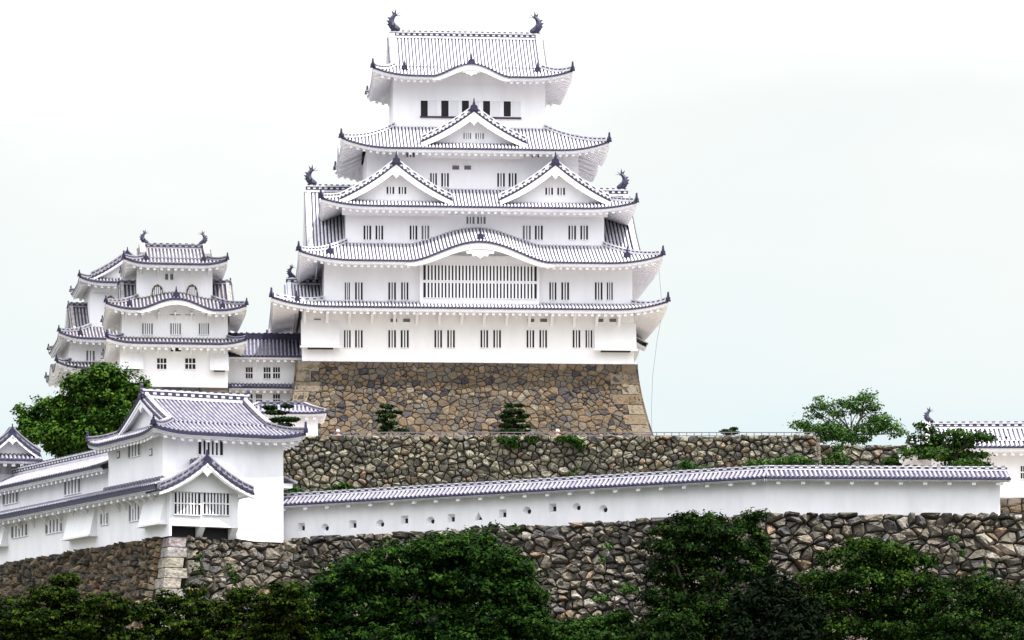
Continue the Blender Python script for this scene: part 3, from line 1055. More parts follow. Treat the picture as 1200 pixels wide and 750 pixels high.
# keep base: battered, curving outwards to the ground
TZ = CZ + (V0 - 512) * 250 / FPX          # upper terrace level
def kb(x, y, zworld):
    p = K.world(x, y)
    return (p.x, p.y, zworld)
zt = K.o.z - 0.02
zl, zrr = K.X(350, 0), K.X(744, 0)
hgt = zt - TZ
dx = 3.25
sp_ = 3.2
stone_wall('keep_stone_base', 'broad curving base of fitted brown stones under the main keep',
           [(kb(zl, 0.05, zt), kb(zrr, .05, zt), kb(zl - dx, -sp_, TZ - .3), kb(zrr + dx, -sp_, TZ - .3)),
            (kb(zrr, .05, zt), kb(zrr, 20.5, zt), kb(zrr + dx, -sp_, TZ - .3), kb(zrr + dx, 24, TZ - .3)),
            (kb(zl, 20.5, zt), kb(zl, .05, zt), kb(zl - dx, 24, TZ - .3), kb(zl - dx, -sp_, TZ - .3))],
           0.46, KEEPPAL, STONE, gap=.02, bulge=.08, rough=.05, seed=5, curve=1.55, aspect=1.15, var=.85, cat='stone base', quoins=True)

# upper terrace retaining wall
LOWZ = CZ + (V0 - 634) * 222 / FPX        # ground behind the white parapet wall
TY = 250.0
a, b, c = at(282, 512, TY), at(956, 512, TY), at(975, 512, 262)
stone_wall('terrace_stone_wall', 'long rough grey stone retaining wall below the keep with a railing on top',
           [((a.x, a.y, TZ), (b.x, b.y, TZ), (a.x, a.y - 1.3, LOWZ), (b.x + .5, b.y - 1.3, LOWZ)),
            ((b.x, b.y, TZ), (b.x + 1.0, 262, TZ), (b.x + .5, b.y - 1.3, LOWZ), (b.x + 1.6, 262, LOWZ))],
           0.39, RUBPAL, RUBBLE, gap=.028, bulge=.26, rough=.15, seed=8, aspect=1.3, var=.95, ragged=0.12)
T2 = CZ + (V0 - 523) * 257 / FPX
a, b = at(952, 523, 257), at(1110, 523, 257)
stone_wall('terrace_stone_wall', 'low grey stone wall under the airy trees at the right of the upper terrace',
           [((a.x, a.y, T2), (b.x, b.y, T2), (a.x, a.y - 1.0, LOWZ), (b.x, b.y - 1.0, LOWZ))],
           0.46, RUBPAL, RUBBLE, gap=.03, bulge=.24, rough=.13, seed=12, aspect=1.4, var=.6, ragged=0.1)

# ------------------------------------------------------------------ ground
mb = MB()
def gz(x, y):
    t = min(max((y - 110) / 90.0, 0), 1)
    t = t * t * (3 - 2 * t)
    f = min(max((y - 420) / 300.0, 0), 1)
    return 9.0 * t * (1 - f * .8) + 0.5 * math.sin(x * .09) * math.sin(y * .07) * t
ys = [-200, -50, 0, 40, 80] + list(range(100, 215, 5)) + [230, 260, 300, 360, 420, 480, 560, 650, 720, 1000, 2000, 4000]
xs = [-3000, -1000, -400, -200, -120] + list(range(-80, 85, 8)) + [120, 200, 400, 1000, 3000]
mb.grid([[(x, y, gz(x, y)) for y in ys] for x in xs])
tag(mb.build('ground', GRASSG), kind='structure')
mb = MB()
mb.add([(-33, 252, LOWZ - .02), (-17, 221, LOWZ - .02), (-12, 222.5, LOWZ - .02), (12.5, 213.5, LOWZ + .1), (70, 214.0, LOWZ + .1), (70, 330, LOWZ), (-50, 330, LOWZ)], [(0, 1, 2, 3, 4, 5, 6)])
tag(mb.build('lower_bailey_ground', SOIL), kind='structure')
mb = MB()
l, r2 = at(282, 512, TY), at(956, 512, TY)
mb.add([(l.x - 1, TY + .1, TZ), (r2.x - .1, TY + .1, TZ), (r2.x + .8, 262, TZ), (r2.x + 1.5, 340, TZ), (-50, 340, TZ), (-40, 280, TZ), (l.x - 5, 276, TZ)], [(0, 1, 2, 3, 4, 5, 6)])
tag(mb.build('upper_bailey_ground', SOIL), kind='structure')
mb = MB()
a, b = at(956, 523, 257), at(1110, 523, 257)
mb.add([(a.x + .6, 257.1, T2 - .02), (b.x + 20, 257.1, T2 - .02), (b.x + 20, 330, T2 - .02), (a.x + 1.6, 330, T2 - .02)], [(0, 1, 2, 3)])
tag(mb.build('side_bailey_ground', SOIL), kind='structure')

# ------------------------------------------------------------------ white parapet wall with tiled coping
pw = [at(326, 634, 221.6), at(898, 603.5, 211.5), at(1172, 604.5, 213.0)]
PWB = [p.z for p in pw]
par = empty('parapet_wall', pw[0])
tag(par, 'long white plastered parapet wall with tiled coping and small loopholes, bending at a corner', 'wall')
o0 = Vector(par.location)
wall_h = 2.05
def seg_frame(i):
    a, b = pw[i] - o0, pw[i + 1] - o0
    d = Vector((b.x - a.x, b.y - a.y, 0))
    L = d.length
    d.normalize()
    n = Vector((d.y, -d.x, 0))        # towards the camera
    return a, b, d, n, L
# one solid wall body with a mitred bend
mb = MB()
fr_, bk_ = [], []
for i in range(3):
    if i == 0: n = seg_frame(0)[3]; k = 1
    elif i == 2: n = seg_frame(1)[3]; k = 1
    else:
        n = (seg_frame(0)[3] + seg_frame(1)[3]).normalized()
        k = 1 / n.dot(seg_frame(0)[3])
    p = pw[i] - o0
    fr_.append(p)
    bk_.append(p - n * (.6 * k))
for i in range(2):
    a, b, a2, b2 = fr_[i], fr_[i + 1], bk_[i], bk_[i + 1]
    H = Vector((0, 0, wall_h))
    mb.add([a, b, b2, a2, a + H, b + H, b2 + H, a2 + H], [(0, 1, 5, 4), (2, 3, 7, 6), (4, 5, 6, 7), (3, 2, 1, 0)] + ([(3, 0, 4, 7)] if i == 0 else [(1, 2, 6, 5)]))
body = mb.build('wall', OLDPLASTER, par)
# weld the bend so the body is closed
import bmesh
bm = bmesh.new(); bm.from_mesh(body.data)
bmesh.ops.remove_doubles(bm, verts=bm.verts, dist=.001)
bmesh.ops.recalc_face_normals(bm, faces=bm.faces)
bm.to_mesh(body.data); bm.free()
# splayed loopholes cut into the wall
LH = [(353, 618, 's'), (380.7, 618.6, 'c'), (413.4, 615, 's'), (445.5, 614, 'c'), (474, 609.6, 's'), (504.5, 610.4, 'c'), (528.6, 607.8, 's'), (560.7, 606, 't'),
      (589, 602.4, 's'), (617.6, 598.8, 'c'), (647.5, 595.5, 's'), (675.6, 594.5, 'c'), (707, 597, 'c')]
a0, b0, d0, n0, L0 = seg_frame(0)
cut = MB()
holes = []
for (u, v, kind) in LH:
    k = (u - U0) / FPX
    A, B = pw[0], pw[1]
    t = (k * A.y - A.x) / ((B.x - A.x) - k * (B.y - A.y))
    p = A.lerp(B, t)
    p.z = CZ + (V0 - v) * p.y / FPX
    p = p - o0
    if kind == 'c': out = [(math.cos(q * math.pi / 8), math.sin(q * math.pi / 8)) for q in range(16)]
    elif kind == 's': out = [(-.9, -1.05), (.9, -1.05), (.9, 1.05), (-.9, 1.05)]
    else: out = [(-1.1, -.85), (1.1, -.85), (0, 1.1)]
    z = Vector((0, 0, 1))
    ro, ri = .26, .12
    fa = [p + d0 * (x * ro) + z * (y * ro) + n0 * .02 for x, y in out]
    fb = [p + d0 * (x * ri + .06) + z * (y * ri - .02) - n0 * .30 for x, y in out]
    m = len(out)
    cut.add(fa + fb, [tuple(range(m)), tuple(range(2 * m - 1, m - 1, -1))] + [(i, m + i, m + (i + 1) % m, (i + 1) % m) for i in range(m)])
    holes.append([q + n0 * .012 for q in fb])
co = cut.build('cutter', DARK)
co.location = par.location
bm = bmesh.new(); bm.from_mesh(co.data); bmesh.ops.recalc_face_normals(bm, faces=bm.faces); bm.to_mesh(co.data); bm.free()
bpy.context.view_layer.update()
md = body.modifiers.new('cut', 'BOOLEAN')
md.operation = 'DIFFERENCE'; md.object = co; md.solver = 'EXACT'
dg = bpy.context.evaluated_depsgraph_get()
me2 = bpy.data.meshes.new_from_object(body.evaluated_get(dg))
body.modifiers.clear()
body.data = me2
me2.materials.clear(); me2.materials.append(OLDPLASTER)
me2.polygons.foreach_set('material_index', [0] * len(me2.polygons))
bpy.data.objects.remove(co)
for h in holes:
    mb = MB()
    mb.prism(h, n0 * -.05)
    mb.build('loophole', DARK, par)


def coping_z(i):
    return fr_[i].z + wall_h


def wall_roof(parent, A, B, za, zb, width, rise, th=.22, ov_s=0.0, ov_e=0.0, sp=.27, r_=.085, roll=None, plaster=None, both=True):
    """tiled coping: two slopes falling from a ridge that follows A->B (plan points of the wall's centre line)"""
    A, B = Vector(A), Vector(B)
    d = Vector((B.x - A.x, B.y - A.y, 0)); L = d.length; d.normalize()
    n = Vector((d.y, -d.x, 0))
    A2 = A - d * ov_s
    L2 = L + ov_s + ov_e
    mb = MB()
    zz = lambda s: za + (zb - za) * (s - ov_s) / L
    for sg in ((1, -1) if both else (1,)):
        o_ = A2 + n * (sg * width)
        slope(mb, (o_.x, o_.y), (d.x, d.y), (-n.x * sg, -n.y * sg), L2, lambda s, q: zz(s) + rise * prof(q / width), lambda s: width, None, sp, r_, 4, oh=width - .3, th=th, raf=1.3)
    ro = mb.build('roof', [TILE, roll or ROLLG, plaster or OLDPLASTER], parent)
    rb = MB()
    p1, p2 = A2 + Vector((0, 0, 0)), A2 + d * L2
    ridge_beam(rb, [(p1.x, p1.y, zz(0) + rise - .04), (p2.x, p2.y, zz(L2) + rise - .04)], .3, .26)
    rb.build('ridge', [TILE, ROLL], ro)
    return ro


for i, (os_, oe) in enumerate(((0.1, .1), (.1, .45))):
    n_ = seg_frame(i)[3]
    A, B = fr_[i] - n_ * .3, fr_[i + 1] - n_ * .3
    wall_roof(par, A, B, coping_z(i) - .02, coping_z(i + 1) - .02, 1.0, .55, ov_s=os_, ov_e=oe)
# white cheek at the right end
mb = MB()
e = fr_[2]
d1 = seg_frame(1)[2]; n1 = seg_frame(1)[3]
mb.prism([e + d1 * .02 + n1 * .5 + Vector((0, 0, wall_h + .1)), e + d1 * .02 - n1 * 1.0 + Vector((0, 0, wall_h + .1)), e + d1 * .02 - n1 * .3 + Vector((0, 0, wall_h + .55))], d1 * .1)
mb.build('end_board', OLDPLASTER, par)

# front stone walls below the parapet, and round the corner turret
FZ = 8.5
T = Frame(198, 628, 216.0, 27.0)
tb = T.o.z
def tw(x, y, z):
    p = T.world(x, y)
    return (p.x, p.y, z)
TS = Frame(198, 628, 216.0, 29.0)
TS.o = T.world(0, 1.3)
def ts(x, y, z):
    p = TS.world(x, y)
    return (p.x, p.y, z)
q0 = pw[0] + seg_frame(0)[3] * .0
f0, f1, f2 = pw
bat = 2.4
n_0, n_1 = seg_frame(0)[3], seg_frame(1)[3]
nm = (n_0 + n_1).normalized()
def low(p, n):
    return (p.x + n.x * bat, p.y + n.y * bat, FZ)
def hi(p, n, dz=-.01):
    return (p.x + n.x * .18, p.y + n.y * .18, p.z + dz)
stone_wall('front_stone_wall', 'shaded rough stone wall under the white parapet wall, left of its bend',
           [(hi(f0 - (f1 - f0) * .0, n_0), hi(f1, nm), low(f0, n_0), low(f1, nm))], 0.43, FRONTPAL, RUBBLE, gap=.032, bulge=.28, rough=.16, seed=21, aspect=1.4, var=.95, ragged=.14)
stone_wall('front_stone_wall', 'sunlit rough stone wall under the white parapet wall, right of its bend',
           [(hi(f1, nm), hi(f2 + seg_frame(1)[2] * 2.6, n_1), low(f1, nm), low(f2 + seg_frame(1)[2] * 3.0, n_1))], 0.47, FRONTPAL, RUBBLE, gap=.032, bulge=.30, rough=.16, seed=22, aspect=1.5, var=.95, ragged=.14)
cx_, cy_ = 0.25, 0.35
stone_wall('turret_stone_wall', 'sunlit stone wall right of the pale corner blocks below the corner turret',
           [(tw(cx_ + .9, cy_, tb), tw(8.6, 1.1, tb - .25), tw(cx_ - .0, cy_ - 2.4, FZ), tw(9.2, -1.3, FZ))], 0.46, FRONTPAL, RUBBLE, gap=.032, bulge=.26, rough=.15, seed=25, aspect=1.3, var=.95, ragged=.05)
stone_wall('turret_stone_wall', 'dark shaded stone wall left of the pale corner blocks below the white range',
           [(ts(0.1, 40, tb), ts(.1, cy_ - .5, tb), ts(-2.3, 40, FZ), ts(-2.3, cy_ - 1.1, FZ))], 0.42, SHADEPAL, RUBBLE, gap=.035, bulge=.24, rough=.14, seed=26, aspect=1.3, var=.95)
# dressed corner blocks
qroot = empty('corner_blocks', T.world(cx_, cy_, FZ - tb), 27)
tag(qroot, 'column of pale dressed corner blocks where the two turret stone walls meet', 'stone corner')
nq = 17
hq = (tb - FZ) / nq
for k in range(nq):
    z0_, z1_ = k * hq, (k + 1) * hq - .03
    def off(z): return 2.35 * (1 - z / (tb - FZ))
    la, lb = (1.45, .95) if k % 2 else (.95, 1.5)
    mb = MB()
    ps = []
    for z in (z0_, z1_):
        o_ = off(z)
        ps += [(-o_ - .12, -o_ - .12, z), (-o_ + la, -o_ - .12, z), (-o_ + la, -o_ + lb, z), (-o_ - .12, -o_ + lb, z)]
    mb.cur = tuple(c * (.9 + .25 * random.random()) for c in (.27, .255, .23))
    mb.hexa(ps)
    ob = mb.build('corner_block', RUBBLE, qroot)
    bv = ob.modifiers.new('bevel', 'BEVEL'); bv.width = .035; bv.segments = 2

# ------------------------------------------------------------------ corner turret
G_MATS = dict(roll=ROLLG, plaster=OLDPLASTER)
tur = empty('corner_turret', T.o, 27)
tag(tur, 'white corner turret with tiled hip and gable roof and a projecting gabled bay', 'turret')
ux0, uy0 = .15, 1.3
ux1 = T.X(332, uy0)
uy1 = T.Yl(127, ux0)
zw = T.Z(503.5, 0, 0)
wall_box(tur, ux0, ux1, uy0, uy1, -0.02, zw + .35, OLDPLASTER)
tX0, tX1, tY0, tY1 = ux0 - .95, ux1 + 1.0, uy0 - .95, uy1 + .95
tz_e = T.Z(505, 0, tY0)
tym_ = (tY0 + tY1) / 2
tz_r = T.Z(465, 0, tym_)
ti = 1.7
trise = (tz_r - tz_e) * .30
trf, _ = ring_roof(tur, (tX0, tX1, tY0, tY1), (tX0 + ti, tX1 - ti, tY0 + ti, tY1 - ti), tz_e, trise, .32, 2.6, .95, roll=ROLLG, plaster=OLDPLASTER, sp=.27, r_=.075, dk=.17, osc=.85, nd=4, hip_w=.3)
gable(tur, (tX0 + ti - .3, tym_), (0, -1), (1, 0), (tY1 - tY0) / 2 - ti + .05, tz_e + trise - .02, tz_r, tX1 - tX0 - 2 * ti + .6, ov=0.15, double=True, roll=ROLLG, plaster=OLDPLASTER, sp=.27,
      ridge_h=.55, orn=.75, tym=.35, barge=.35, pend=.55, vr=.2, vw=.34, vmat=ROLLG, r_=.075, name='upper_roof', curve=lambda t: t * (.86 + .14 * t))
front_window(tur, T, 232, 261, 515, 533, uy0, 6, mats=[OLDPLASTER, DARK, CLOSED])
left_window(tur, T, 151, 165, 518.5, 535, ux0, 4, True)
for u, v in ((139, 533), (177, 530)):
    y = T.Yl(u, ux0); z = T.Z(v, ux0, y)
    mb = MB()
    mb.box(ux0 - .04, ux0 + .02, y - .22, y + .22, z - .2, z + .2, 0); mb.box(ux0 - .05, ux0 - .04, y - .16, y + .16, z - .15, z + .15, 1)
    mb.build('loophole_cover', [CLOSED, OLDPLASTER], tur)
# projecting bay
bx1 = T.X(279, -.1)
mb = MB()
zb_ = T.Z(617, 2, -.1)
bh = T.Z(570, 2, -.1)
mb.box(.0, bx1, -.1, uy0 + .05, zb_, bh + .5)
mb.box(-.02, .12, -.1, uy0, -.0, zb_, 0)
baywall = mb.build('bay', OLDPLASTER, tur)
for xx in (1.85, bx1 - .35):
    mb = MB(); mb.prism([(xx, -.12, zb_), (xx, .5, -.05), (xx, .9, -.05), (xx, .9, zb_)], (.35, 0, 0)); mb.build('bay_bracket', OLDPLASTER, tur)
mb = MB(); mb.box(.15, bx1 - .1, .55, .6, -.1, zb_ - .01); mb.build('bay_opening', DARK, tur)
front_window(tur, T, 204, 234.5, 577.5, 603, -.1, 8, mats=[OLDPLASTER, DARK, CLOSED], mid=True)
front_window(tur, T, 238, 268, 577.5, 603, -.1, 8, mats=[OLDPLASTER, DARK, CLOSED], mid=True)
gcx = T.X(243, -.9)
gwid = (T.X(297, -.9) - T.X(187, -.9)) / 2
gable(tur, (gcx, -.75), (1, 0), (0, 1), gwid, T.Z(576, gcx, -.9), T.Z(540, gcx, -.9), uy0 + .75, ov=.2, roll=ROLLG, plaster=OLDPLASTER, sp=.27, ridge_h=.3, orn=.62, tym=.5, barge=.3, pend=.6, name='bay_roof', vr=.34, vw=.6, curve=lambda t: t * (.55 + .45 * t), drop=.0, vmat=ROLLG, r_=.075)
# splayed buttress beside the bay, thickened old plaster on the wall
mb = MB()
mb.hexa([(bx1, .1, 0), (bx1 + 1.5, uy0 - .02, 0), (bx1 + 1.5, uy0 + .02, 0), (bx1, uy0 + .02, 0), (bx1, uy0 - .25, 2.6), (bx1 + .2, uy0 - .03, 2.6), (bx1 + .2, uy0 + .02, 2.6), (bx1, uy0 + .02, 2.6)])
mb.build('buttress', OLDPLASTER, tur)
# small tiled hood on the right wall
mb = MB()
hx, hz = ux1, T.Z(556, ux1, uy0)
mb.hexa([(hx, uy0 + .1, hz - .12), (hx + .95, uy0 + .1, hz - .5), (hx + .95, uy0 + 1.5, hz - .5), (hx, uy0 + 1.5, hz - .12), (hx, uy0 + .1, hz), (hx + .95, uy0 + .1, hz - .38), (hx + .95, uy0 + 1.5, hz - .38), (hx, uy0 + 1.5, hz)], 1)
mb.box(hx, hx + .7, uy0 + .25, uy0 + 1.3, hz - .75, hz - .5, 0)
mb.build('side_hood', [OLDPLASTER, ROLLG], tur)

# ------------------------------------------------------------------ long range running left from the turret
rng_ = empty('long_range', T.world(0, uy0), 29)
RF = Frame(198, 628, 216.0, 29.0)
RF.o = T.world(0, uy0)
tag(rng_, 'long low white two-storey range with pent roof at the left edge', 'building')
RL = 40.0
wall_box(rng_, 0, 4.6, 0.02, RL, 0, T.Z(570, 0, 1.3) + .2, OLDPLASTER)
y9 = uy1 - uy0 + .05
wall_box(rng_, .8, 4.6, y9, RL, 2.5, T.Z(543, .8, uy1) + .1, OLDPLASTER)
# pent roof on the lower wall
mb = MB()
pz = T.Z(571, 0, 1.3)
slope(mb, (-1.05, RL), (0, -1), (1, 0), RL + 1.7, lambda s, d: pz + .62 * prof(d / 1.9), lambda s: 1.2 if s > RL - y9 else 1.9, None, .27, .075, 4, oh=1.0, th=.42, raf=.9, dk=.28)
mb.build('pent_roof', [TILE, ROLLG, OLDPLASTER], rng_)
mb = MB()
ridge_beam(mb, [(.16 - .05, y9 - .3, pz + .36), (.11, -.4, pz + .36)], .2, .26)
mb.build('roof_flashing', [TILE, ROLLG], rng_)
# upper roof
ez, rz_ = T.Z(545, .1, uy1), T.Z(524, 2.7, uy1)
mb = MB()
for sg in (1, -1):
    if sg == 1:
        slope(mb, (.0, RL), (0, -1), (1, 0), RL - y9, lambda s, d: ez + (rz_ - ez) * prof(d / 2.7), lambda s: 2.7, None, .27, .078, 5, oh=.8, th=.36, raf=.7, dk=.17)
    else:
        slope(mb, (5.4, y9), (0, 1), (-1, 0), RL - y9, lambda s, d: ez + (rz_ - ez) * prof(d / 2.7), lambda s: 2.7, None, .27, .085, 5, oh=.8, th=.28, rolls=False)
urf = mb.build('roof', [TILE, ROLLG, OLDPLASTER], rng_)
mb = MB()
ridge_beam(mb, [(2.7, y9 + .05, rz_ - .05), (2.7, RL, rz_ - .05)], .4, .5)
mb.build('ridge', [TILE, ROLL], urf)
for (u0_, u1_, v0_, v1_, n) in ((54, 74, 609, 624, 5), (14, 33, 615.5, 629, 5), (118.5, 127.5, 602, 614.5, 3), (152, 164.5, 590, 610, 4), (-12, 4, 620, 634, 4)):
    left_window(rng_, RF, u0_, u1_, v0_, v1_, 0.0, n, True)
for (u0_, u1_, v0_, v1_, n) in ((76, 95, 562, 578.5, 5), (4, 22, 574, 590, 5)):
    left_window(rng_, RF, u0_, u1_, v0_, v1_, .8, n, True)
for (u0_, u1_, v0_, v1_) in ((77, 108, 592, 626), (165, 190, 580, 612), (-14, 4, 606, 638)):
    ya, yb = RF.Yl(u1_, -.3), RF.Yl(u0_, -.3)
    zt_, zb_2 = RF.Z(v0_, -.3, ya), RF.Z(v1_, -.3, ya)
    mb = MB()
    mb.hexa([(-.48, ya, zb_2), (-.48, yb, zb_2), (.05, yb, zb_2), (.05, ya, zb_2), (-.08, ya, zt_), (-.08, yb, zt_), (.05, yb, zt_), (.05, ya, zt_)])
    mb.box(-.60, .04, ya - .1, yb + .1, zb_2 - .12, zb_2 - .002)
    mb.build('stone_drop', OLDPLASTER, rng_)
for k in range(14):
    y = .6 + k * 1.05 if k < 6 else 6 + (k - 5) * 2.2
    mb = MB()
    mb.prism([(0, y, pz - .15), (-.8, y, pz - .28), (-.8, y, pz - .42), (-.3, y, pz - .6), (0, y, pz - 1.0)], (0, .18, 0))
    mb.build('eave_bracket', OLDPLASTER, rng_)

# far-left gabled gate turret
L_ = Frame(14, 560, 244, 12)
gt = empty('gate_turret', L_.o, 12)
tag(gt, 'small gabled tile-roofed turret cut off by the left edge of the photo', 'turret')
wall_box(gt, -1.6, 1.5, .2, 8, -3.0, L_.Z(534, 0, 0), OLDPLASTER)
gable(gt, (0, -.2), (1, 0), (0, 1), 1.8, L_.Z(534, 0, 0), L_.Z(508, 0, 0), 9, ov=.3, ridge_h=.4, orn=.6, tym=.4, barge=.2, pend=.5, vmat=ROLLG, vr=.35, vw=.6, r_=.075, name='gable_roof', sp=.27, **G_MATS)
mb = MB()
zz_ = L_.Z(541, 0, 0)
slope(mb, (-4, -1.2), (1, 0), (0, 1), 5.9, lambda s, d: zz_ + .5 * prof(d / 1.4), lambda s: 1.4, None, .27, .085, 4, oh=1.2, th=.25)
mb.build('pent_roof', [TILE, ROLLG, OLDPLASTER], gt)

# ------------------------------------------------------------------ small keep (west) beside the main keep
S = Frame(205, 453.5, 297, 7.5)
sk = empty('small_keep', S.o, 7.5)
tag(sk, 'white three-roofed small keep with two bell-shaped windows, left of the main keep', 'castle keep', 'small keeps left of the main keep')
sA, sB, sC = 0.0, .1, 1.7
a1 = (S.X(141, sA), S.X(267, sA)); b1 = (S.X(143, sB), S.X(267, sB)); c1 = (S.X(160.5, sC), S.X(249, sC))
dA, dB, dC = 9.0, 8.9, 7.4
se1y, se2y, se3y = -1.3, -1.35, .3
se1 = (S.X(125, se1y), S.X(289, se1y)); se2 = (S.X(124, se2y), S.X(289, se2y)); se3 = (S.X(145, se3y), S.X(266.5, se3y))
sz1, sz1t = S.Z(402, 0, se1y), S.Z(396, 0, sB)
sz2, sz2t = S.Z(362.5, 0, se2y), S.Z(350, 0, sC)
sz3 = S.Z(309, 0, se3y)
wall_box(sk, a1[0], a1[1], sA, dA, 0, sz1 + .35, OLDPLASTER)
wall_box(sk, b1[0], b1[1], sB, dB, sz1 + .3, sz2 + .4, OLDPLASTER)
wall_box(sk, c1[0], c1[1], sC, dC, sz2 + .4, sz3 + .4, OLDPLASTER)
kw = dict(roll=ROLLK, plaster=OLDPLASTER, sp=.29, r_=.078, dk=.12, nd=4, hip_w=.3, osc=.75)
ring_roof(sk, (se1[0], se1[1], se1y, dA + 1.3), (b1[0], b1[1], sB, dB), sz1, sz1t - sz1, .4, 2.4, 1.3, **kw)
sbc = S.X(207, se2y) - se2[0]
sr2, szf2 = ring_roof(sk, (se2[0], se2[1], se2y, dB + 1.3), (c1[0], c1[1], sC, dC), sz2, sz2t - sz2, .45, 2.4, 1.3,
                      bumps={'front': (sbc, 3.0, .85, .4)}, **kw)
arch_board(sr2, szf2, se2[0], se2[0] + sbc - 3.1, se2[0] + sbc + 3.1, se2y, wid=.32, mat=OLDPLASTER)
tympanum(sr2, se2[0] + sbc - 2.9, se2[0] + sbc + 2.9, sB - .05, sz2 - .2, lambda x: szf2(x - se2[0], 1.3) - .38)
ornament(sr2, (se2[0] + sbc, se2y + .8, szf2(sbc, .8)), (0, -1), .75)
for u in (151.5, 261):
    ornament(sr2, (S.X(u, se2y + .7), se2y + .7, szf2(S.X(u, se2y) - se2[0], .7)), (0, -1), .6)
sym = (se3y + dC + 1.4) / 2
sgx = (S.X(161, sym), S.X(246, sym))
si = 1.2
szr = S.Z(291.5, 0, sym)
sr3, szf3 = ring_roof(sk, (se3[0], se3[1], se3y, dC + 1.4), (sgx[0] + .3, sgx[1] - .3, se3y + si, dC + 1.4 - si), sz3, .55, .4, 2.2, 1.4, **kw)
gable(sk, (sgx[0], sym), (0, -1), (1, 0), sym - se3y - si + .05, sz3 + .53, szr, sgx[1] - sgx[0], ov=0.0, double=True, ridge_h=.42, orn=0, shachi=.62, tym=.3, barge=.3, pend=.5, name='top_gable_roof',
      sp=.29, curve=lambda t: t * (.85 + .15 * t), roll=ROLLK, plaster=OLDPLASTER)
for u in (171, 239):
    ornament(sr3, (S.X(u, se3y + .8), se3y + .8, szf3(S.X(u, se3y) - se3[0], .8)), (0, -1), .62)
for (cx, G_, F_) in ((S.X(139, 4.5), (0, -1), (1, 0)), (S.X(270, 4.5), (0, 1), (-1, 0))):
    gable(sk, (cx, 4.5), G_, F_, 4.4, sz2 + .35, S.Z(333, cx, 4.5), 3.2, ov=.1, ridge_h=.35, orn=.5, tym=.3, barge=.3, pend=.5, name='side_gable', sp=.29, vr=.15, vw=.26, vmat=ROLLK, r_=.078, roll=ROLLK, plaster=OLDPLASTER)
GRID = [OLDPLASTER, DARK, CLOSED]
for u0_, u1_ in ((184, 195), (217, 229)):
    front_window(sk, S, u0_, u1_, 420, 432.5, sA, 3, mats=GRID, bar=.2, mid=True)
for u0_, u1_ in ((166.5, 179), (199.5, 212), (233, 245)):
    front_window(sk, S, u0_, u1_, 379, 392, sB, 5, True, mats=GRID)
for u0_, u1_ in ((199, 211.5), (217, 228.5)):
    front_window(sk, S, u0_, u1_, 366, 369.5, sB, 1, mats=GRID)
front_window(sk, S, 200, 212, 407.5, 412, sA, 1, mats=GRID)
front_window(sk, S, 193.5, 203, 321, 328, sC, 2, True, mats=GRID)


def bell_window(parent, fr, uc, vt, vb, y, hw_px):
    """pointed bell-shaped window: black frame with gilt fittings, white bars on grey"""
    xc = fr.X(uc, y)
    hw = fr.X(uc + hw_px, y) - xc
    zt_, zb_ = fr.Z(vt, xc, y), fr.Z(vb, xc, y)
    h = zt_ - zb_
    prf = [(1.15, 0), (1.02, .2), (.95, .45), (.85, .68), (.6, .86), (.25, .93), (0, 1.0)]
    out = [(a * hw, zb_ + b * h) for a, b in prf]
    ring_o = out + [(-a, b) for a, b in reversed(out[:-1])]
    ring_i = [(a * .78, zb_ + (b - zb_) * .88) for a, b in ring_o]
    mb = MB()
    mb.prism([(xc + a, y - .03, b) for a, b in ring_i], (0, .05, 0), 2)
    n = len(ring_o)
    for i in range(n - 1):
        a, b, c, d = ring_o[i], ring_o[i + 1], ring_i[i + 1], ring_i[i]
        q = [(xc + p[0], y - .10, p[1]) for p in (a, b, c, d)]
        mb.prism(q, (0, .10, 0), 1 if i % 2 else 3)
    for k in range(5):
        x = xc + hw * .7 * (k / 4 * 2 - 1) * .9
        t = zb_ + h * (.80 if 0 < k < 4 else .6)
        mb.box(x - .045, x + .045, y - .07, y, zb_, t, 0)
    return mb.build('bell_window', [OLDPLASTER, BLACKM, CLOSED, GOLD], parent)


bell_window(sk, S, 184.5, 333, 349.5, sC, 7)
bell_window(sk, S, 225, 333, 349.5, sC, 7)
for a, b in ((141, 168), (246, 268)):
    xa, xb = S.X(a, -.3), S.X(b, -.3)
    zt_, zb_ = S.Z(414, 0, 0), S.Z(434, 0, 0)
    mb = MB()
    mb.hexa([(xa, -.5, zb_), (xb, -.5, zb_), (xb, .1, zb_), (xa, .1, zb_), (xa, -.02, zt_), (xb, -.02, zt_), (xb, .1, zt_), (xa, .1, zt_)], 0)
    mb.box(xa + .3, xb - .3, -.48, -.1, zb_ - .08, zb_ - .002, 1)
    mb.build('stone_drop', [OLDPLASTER, DARK], sk)
for fr, yw, z, xs_, lay in ((S, 0, sz1, a1, 0), (S, .1, sz2, b1, 1), (S, sC, sz3, c1, 2)):
    for k in range(7 if lay < 2 else 5):
        n_k = 6 if lay < 2 else 4
        x = xs_[0] + .3 + (xs_[1] - xs_[0] - .6) * k / n_k
        mb = MB()
        mb.prism([(x - .07, yw, z + .1), (x - .07, yw - .8, z - .15), (x - .07, yw - .8, z - .27), (x - .07, yw - .2, z - .4), (x - .07, yw, z - .7)], (.14, 0, 0))
        mb.build('eave_bracket', OLDPLASTER, sk)
zlo = CZ + (V0 - 520) * 290 / FPX
def sb(x, y, z):
    p = S.world(x, y); return (p.x, p.y, z)
stone_wall('small_keep_stone_base', 'brown stone base of the small keep showing above the turret roof',
           [(sb(a1[0] - .1, 0.02, S.o.z), sb(a1[1] + .1, 0.02, S.o.z), sb(a1[0] - 1, -1.6, TZ), sb(a1[1] + .8, -1.6, TZ))], .8, KEEPPAL, STONE, gap=.035, bulge=.08, rough=.04, seed=31, cat='stone base')

